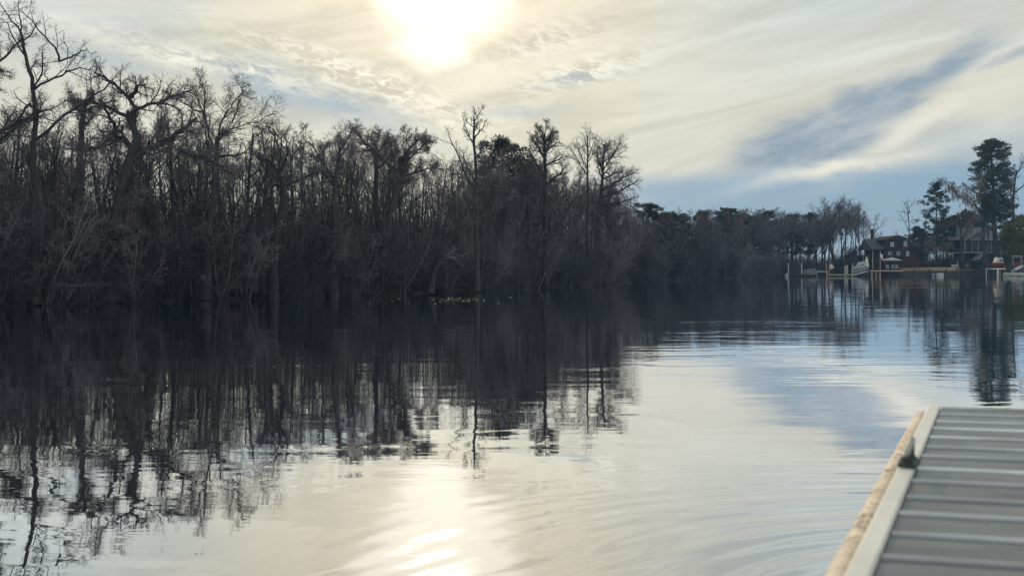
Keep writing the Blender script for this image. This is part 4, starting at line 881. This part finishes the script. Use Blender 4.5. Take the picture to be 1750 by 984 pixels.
# ------------------------------------------------------------------ sky
SUN_AZ = math.atan((741-CX)/F); SUN_EL = math.atan((HY+86)/F*math.cos(SUN_AZ))
def build_world():
    w = bpy.data.worlds.new('World'); SC.world = w; w.use_nodes = True
    nt = w.node_tree; N = nt.nodes; L = nt.links; N.clear()
    def setin(s, x):
        if isinstance(x,(int,float)): s.default_value = x
        elif isinstance(x,tuple): s.default_value = (*x,1) if len(s.default_value)==4 else x
        else: L.new(x, s)
    def mth(op, a, b=0.0, c=0.0):
        n = N.new('ShaderNodeMath'); n.operation = op; setin(n.inputs[0],a); setin(n.inputs[1],b); setin(n.inputs[2],c); return n.outputs[0]
    def ss(x, a, b, lo=0.0, hi=1.0):
        n = N.new('ShaderNodeMapRange'); n.interpolation_type='SMOOTHSTEP'; setin(n.inputs['Value'],x)
        if a > b: a, b, lo, hi = b, a, hi, lo
        for k,v in (('From Min',a),('From Max',b),('To Min',lo),('To Max',hi)): n.inputs[k].default_value=v
        return n.outputs[0]
    def mix(f, a, b):
        n = N.new('ShaderNodeMix'); n.data_type='RGBA'; setin(n.inputs[0],f); setin(n.inputs[6],a); setin(n.inputs[7],b); return n.outputs[2]
    def mul(a,b): return mth('MULTIPLY',a,b)
    tc = N.new('ShaderNodeTexCoord'); sp = N.new('ShaderNodeSeparateXYZ'); L.new(tc.outputs['Generated'], sp.inputs[0])
    X,Y_,Z = sp.outputs
    az = mth('MULTIPLY', mth('ARCTAN2', X, Y_), 180/math.pi); el = mth('MULTIPLY', mth('ARCSINE', Z), 180/math.pi)
    def ang(px,py): a = math.atan((px-CX)/F); return math.degrees(a), math.degrees(math.atan((HY-py)/F*math.cos(a)))
    def vec(x,y,z=0.0):
        n = N.new('ShaderNodeCombineXYZ'); setin(n.inputs[0],x); setin(n.inputs[1],y); setin(n.inputs[2],z); return n.outputs[0]
    def noise(x,y,scale,detail=4,rough=0.55,dist=0.0,z=0.0):
        n = N.new('ShaderNodeTexNoise'); L.new(vec(x,y,z), n.inputs['Vector']); n.inputs['Scale'].default_value=scale; n.inputs['Detail'].default_value=detail
        n.inputs['Roughness'].default_value=rough; n.inputs['Distortion'].default_value=dist; return n.outputs['Fac']
    # warped angles: soft edges for every cloud
    wn = noise(mul(az,0.45), el, 0.16, 5, 0.6, 0.0, 3.0); wn2 = noise(mul(az,0.45), el, 0.16, 5, 0.6, 0.0, 9.0)
    azw = mth('MULTIPLY_ADD', mth('SUBTRACT',wn,0.5), 7.0, az); elw = mth('MULTIPLY_ADD', mth('SUBTRACT',wn2,0.5), 3.6, el)
    def blob(px,py,sx,sy,rot=0.0,warp=True,power=1.0):
        """soft ellipse; sx, sy half widths in photo pixels, rot degrees counter-clockwise"""
        a0,e0 = ang(px,py); k = 1/24.4
        dx = mth('SUBTRACT', azw if warp else az, a0); dy = mth('SUBTRACT', elw if warp else el, e0)
        c,s = math.cos(math.radians(rot)), math.sin(math.radians(rot))
        u = mth('ADD', mul(dx,c), mul(dy,s)); v = mth('SUBTRACT', mul(dy,c), mul(dx,s))
        u = mul(u,1/(sx*k)); v = mul(v,1/(sy*k))
        d = mth('ADD', mul(u,u), mul(v,v))
        return mth('EXPONENT', mul(d,-1.0*power))
    # angular distance to the sun
    sd = (math.sin(SUN_AZ)*math.cos(SUN_EL), math.cos(SUN_AZ)*math.cos(SUN_EL), math.sin(SUN_EL))
    dt = N.new('ShaderNodeVectorMath'); dt.operation='DOT_PRODUCT'; L.new(tc.outputs['Generated'],dt.inputs[0]); dt.inputs[1].default_value = sd
    sun = mul(mth('ARCCOSINE', mth('MINIMUM',dt.outputs['Value'],1.0)), 180/math.pi)
    # veil of cloud: warm near the sun, grey away from it
    streak = noise(mth('ADD',mul(az,0.10),mul(el,-0.10)), mth('ADD',mul(el,0.55),mul(az,-0.10)), 0.55, 5, 0.6, 0.6)
    warm = ss(sun, 27.0, 6.0)
    veil = mix(warm, (0.635,0.695,0.680), (0.80,0.725,0.555))
    cream = ss(mth('MULTIPLY_ADD',mth('SUBTRACT',streak,0.5),12.0,el), 20.0, 8.0)     # creamier low down
    veil = mix(mul(cream,0.75), veil, (0.815,0.765,0.610))
    dark = ss(streak, 0.36, 0.66)
    hsv = N.new('ShaderNodeVectorMath'); hsv.operation='SCALE'; L.new(veil,hsv.inputs[0]); L.new(ss(streak,0.32,0.68,0.83,1.12),hsv.inputs['Scale']); veil = hsv.outputs[0]
    # clear sky
    sk = N.new('ShaderNodeTexSky'); sk.sky_type='NISHITA'; sk.sun_disc=False; sk.sun_elevation=SUN_EL; sk.sun_rotation=SUN_AZ; sk.air_density=1.0; sk.dust_density=0.4; sk.ozone_density=2.0
    sc = N.new('ShaderNodeVectorMath'); sc.operation='SCALE'; L.new(sk.outputs['Color'],sc.inputs[0]); sc.inputs['Scale'].default_value=0.08
    clear = mix(0.85, sc.outputs[0], (0.225,0.375,0.535))
    # where it is clear: low on the right, and patches left of the sun
    lowr = mul(ss(elw, 7.6, 5.4), ss(azw, 4.0, 11.0))
    lowr2 = mul(ss(elw, 10.2, 6.5), mul(ss(azw, 23.0, 29.0),0.55))
    lowl = mul(ss(mth('MULTIPLY_ADD',az,0.32,elw), 3.6, 1.4), ss(az,-2.0,-12.0))
    pl = mul(blob(560,178,170,30,-14),0.85); pl2 = mul(blob(450,158,70,30,-22),0.8); pl3 = mul(blob(240,40,110,34,25),0.30); pl4 = mul(blob(170,100,110,14,-6),0.5)
    pr1 = mul(blob(975,132,75,11,8),0.60); pr2 = mul(blob(890,186,75,9,-3),0.5)
    ra = noise(mul(az,0.8), mth('MULTIPLY_ADD',az,0.35,mul(el,2.0)), 1.1, 6, 0.65, 0.6, 5.0)                     # mackerel ripples
    rip = ss(ra, 0.42, 0.58)
    g = lowr
    for q in (lowr2,): g = mth('MAXIMUM', g, q)
    col = mix(mul(g,0.93), veil, clear)
    for q in (pl,pl2,pl3,pl4,pr1,pr2): col = mix(mul(q, ss(ra,0.25,0.7,1.15,0.75)), col, (0.40,0.50,0.565))
    # grey-blue streak cloud upper right
    st = blob(1398,250,140,48,4,True,1.0)
    st = mth('MAXIMUM', st, blob(1500,186,115,48,28)); st = mth('MAXIMUM', st, mul(blob(1605,112,115,38,33),0.68)); st = mth('MAXIMUM', st, mul(blob(1720,90,70,18,28),0.55))
    col = mix(ss(mul(st,ss(streak,0.3,0.62,0.72,1.15)),0.20,0.72,0.0,0.92), col, mix(ss(noise(mul(az,0.35),mth('MULTIPLY_ADD',az,-0.25,mul(el,1.1)),0.9,5,0.6,0.4,2.0),0.34,0.70), (0.27,0.355,0.435), (0.44,0.50,0.545)))
    # bright rims
    br = mth('MAXIMUM', mul(blob(1420,296,115,11,9),0.95), mul(blob(1560,225,120,20,30),0.75))
    br = mth('MAXIMUM', br, mul(blob(1700,160,100,40,18),0.45)); br = mth('MAXIMUM', br, mul(mul(blob(640,140,160,24,-17),1.0), rip)); br = mth('MAXIMUM', br, mul(mul(blob(350,108,180,16,-10),0.85), ss(ra,0.3,0.6)))
    br = mth('MAXIMUM', br, mul(mul(blob(980,125,110,24,10),0.75), rip)); br = mth('MAXIMUM', br, mul(mul(blob(930,70,90,22,14),0.6), rip))
    col = mix(br, col, (0.93,0.89,0.75))
    rg_ = mth('MAXIMUM', blob(650,150,230,46,-15), mth('MAXIMUM', mul(blob(985,122,130,26,10),0.9), mul(blob(900,62,130,34,12),0.8)))
    rg_ = mth('MAXIMUM', rg_, mul(blob(380,112,200,26,-8),0.8))
    sx = N.new('ShaderNodeVectorMath'); sx.operation='SCALE'; L.new(col,sx.inputs[0]); L.new(mth('MULTIPLY_ADD', mul(rg_, ss(ra,0.34,0.66,-1.0,1.0)), 0.13, 1.0), sx.inputs['Scale']); col = sx.outputs[0]
    # glow of the veiled sun
    sunw = mth('MULTIPLY_ADD', mth('SUBTRACT',wn,0.5), 6.0, sun); sunw = mth('MULTIPLY_ADD', mth('SUBTRACT',ra,0.5), 1.6, sunw)
    g1 = mth('EXPONENT', mul(mth('POWER', mul(mth('MAXIMUM',sunw,0.0),1/1.5), 2.0), -1.0)); plat = ss(sunw, 7.0, 4.4); g2 = mth('EXPONENT', mul(sunw,-1/6.5))
    spur = blob(738,78,66,40,0,True,1.0)
    col = mix(mth('MAXIMUM',plat,ss(spur,0.25,0.8)), col, (1.08,0.99,0.84))
    glow = mth('ADD', mth('MULTIPLY_ADD',plat,0.10,mul(g1,3.0)), mth('ADD', mul(g2,0.38), mul(spur,0.20)))
    gc = N.new('ShaderNodeVectorMath'); gc.operation='SCALE'; gc.inputs[0].default_value=(1.0,0.86,0.58); L.new(glow,gc.inputs['Scale'])
    ad = N.new('ShaderNodeVectorMath'); ad.operation='ADD'; L.new(col,ad.inputs[0]); L.new(gc.outputs[0],ad.inputs[1]); col = ad.outputs[0]
    # high overhead and behind: plain bright veil; under the horizon: dark
    col = mix(ss(el,-1.0,-4.0), col, (0.05,0.06,0.065))
    bg = N.new('ShaderNodeBackground'); L.new(col,bg.inputs['Color']); bg.inputs['Strength'].default_value=1.0
    out = N.new('ShaderNodeOutputWorld'); L.new(bg.outputs[0],out.inputs['Surface'])
build_world()
sl = bpy.data.lights.new('sun','SUN'); sl.energy=2.0; sl.angle=math.radians(0.6); sl.color=(1.0,0.78,0.48)
so = bpy.data.objects.new('sun',sl); COL.objects.link(so)
so.rotation_euler = Vector((-math.sin(SUN_AZ)*math.cos(SUN_EL),-math.cos(SUN_AZ)*math.cos(SUN_EL),-math.sin(SUN_EL))).to_track_quat('-Z','Y').to_euler()
so.location=(0,0,60)

# ------------------------------------------------------------------ air
mb = MB(); mb.box((20,300,22),(900,760,49)); hz = bpy.data.materials.new('river_air'); hz.use_nodes = True; hz.node_tree.nodes.clear()
vo = hz.node_tree.nodes.new('ShaderNodeVolumePrincipled'); vo.inputs['Color'].default_value=(0.30,0.58,1.0,1); vo.inputs['Density'].default_value=0.00042
hz.node_tree.links.new(vo.outputs[0], hz.node_tree.nodes.new('ShaderNodeOutputMaterial').inputs['Volume'])
tag(mb.build('haze',hz),kind='stuff')

# ------------------------------------------------------------------ camera
cam = bpy.data.cameras.new('camera'); co = bpy.data.objects.new('camera',cam); COL.objects.link(co)
cam.sensor_width=36; cam.lens=36*F/1750; cam.shift_y=-(492-HY)/1750; cam.clip_start=0.05; cam.clip_end=8000
co.location=(0,0,H); co.rotation_euler=(math.pi/2,0,0)
cam.dof.use_dof=True; cam.dof.focus_distance=70; cam.dof.aperture_fstop=3.3
SC.camera=co
SC.view_settings.view_transform='Standard'; SC.view_settings.look='None'; SC.view_settings.exposure=0.04; SC.view_settings.gamma=1
SC.cycles.max_bounces=6; SC.cycles.transparent_max_bounces=4; SC.cycles.use_denoising=True
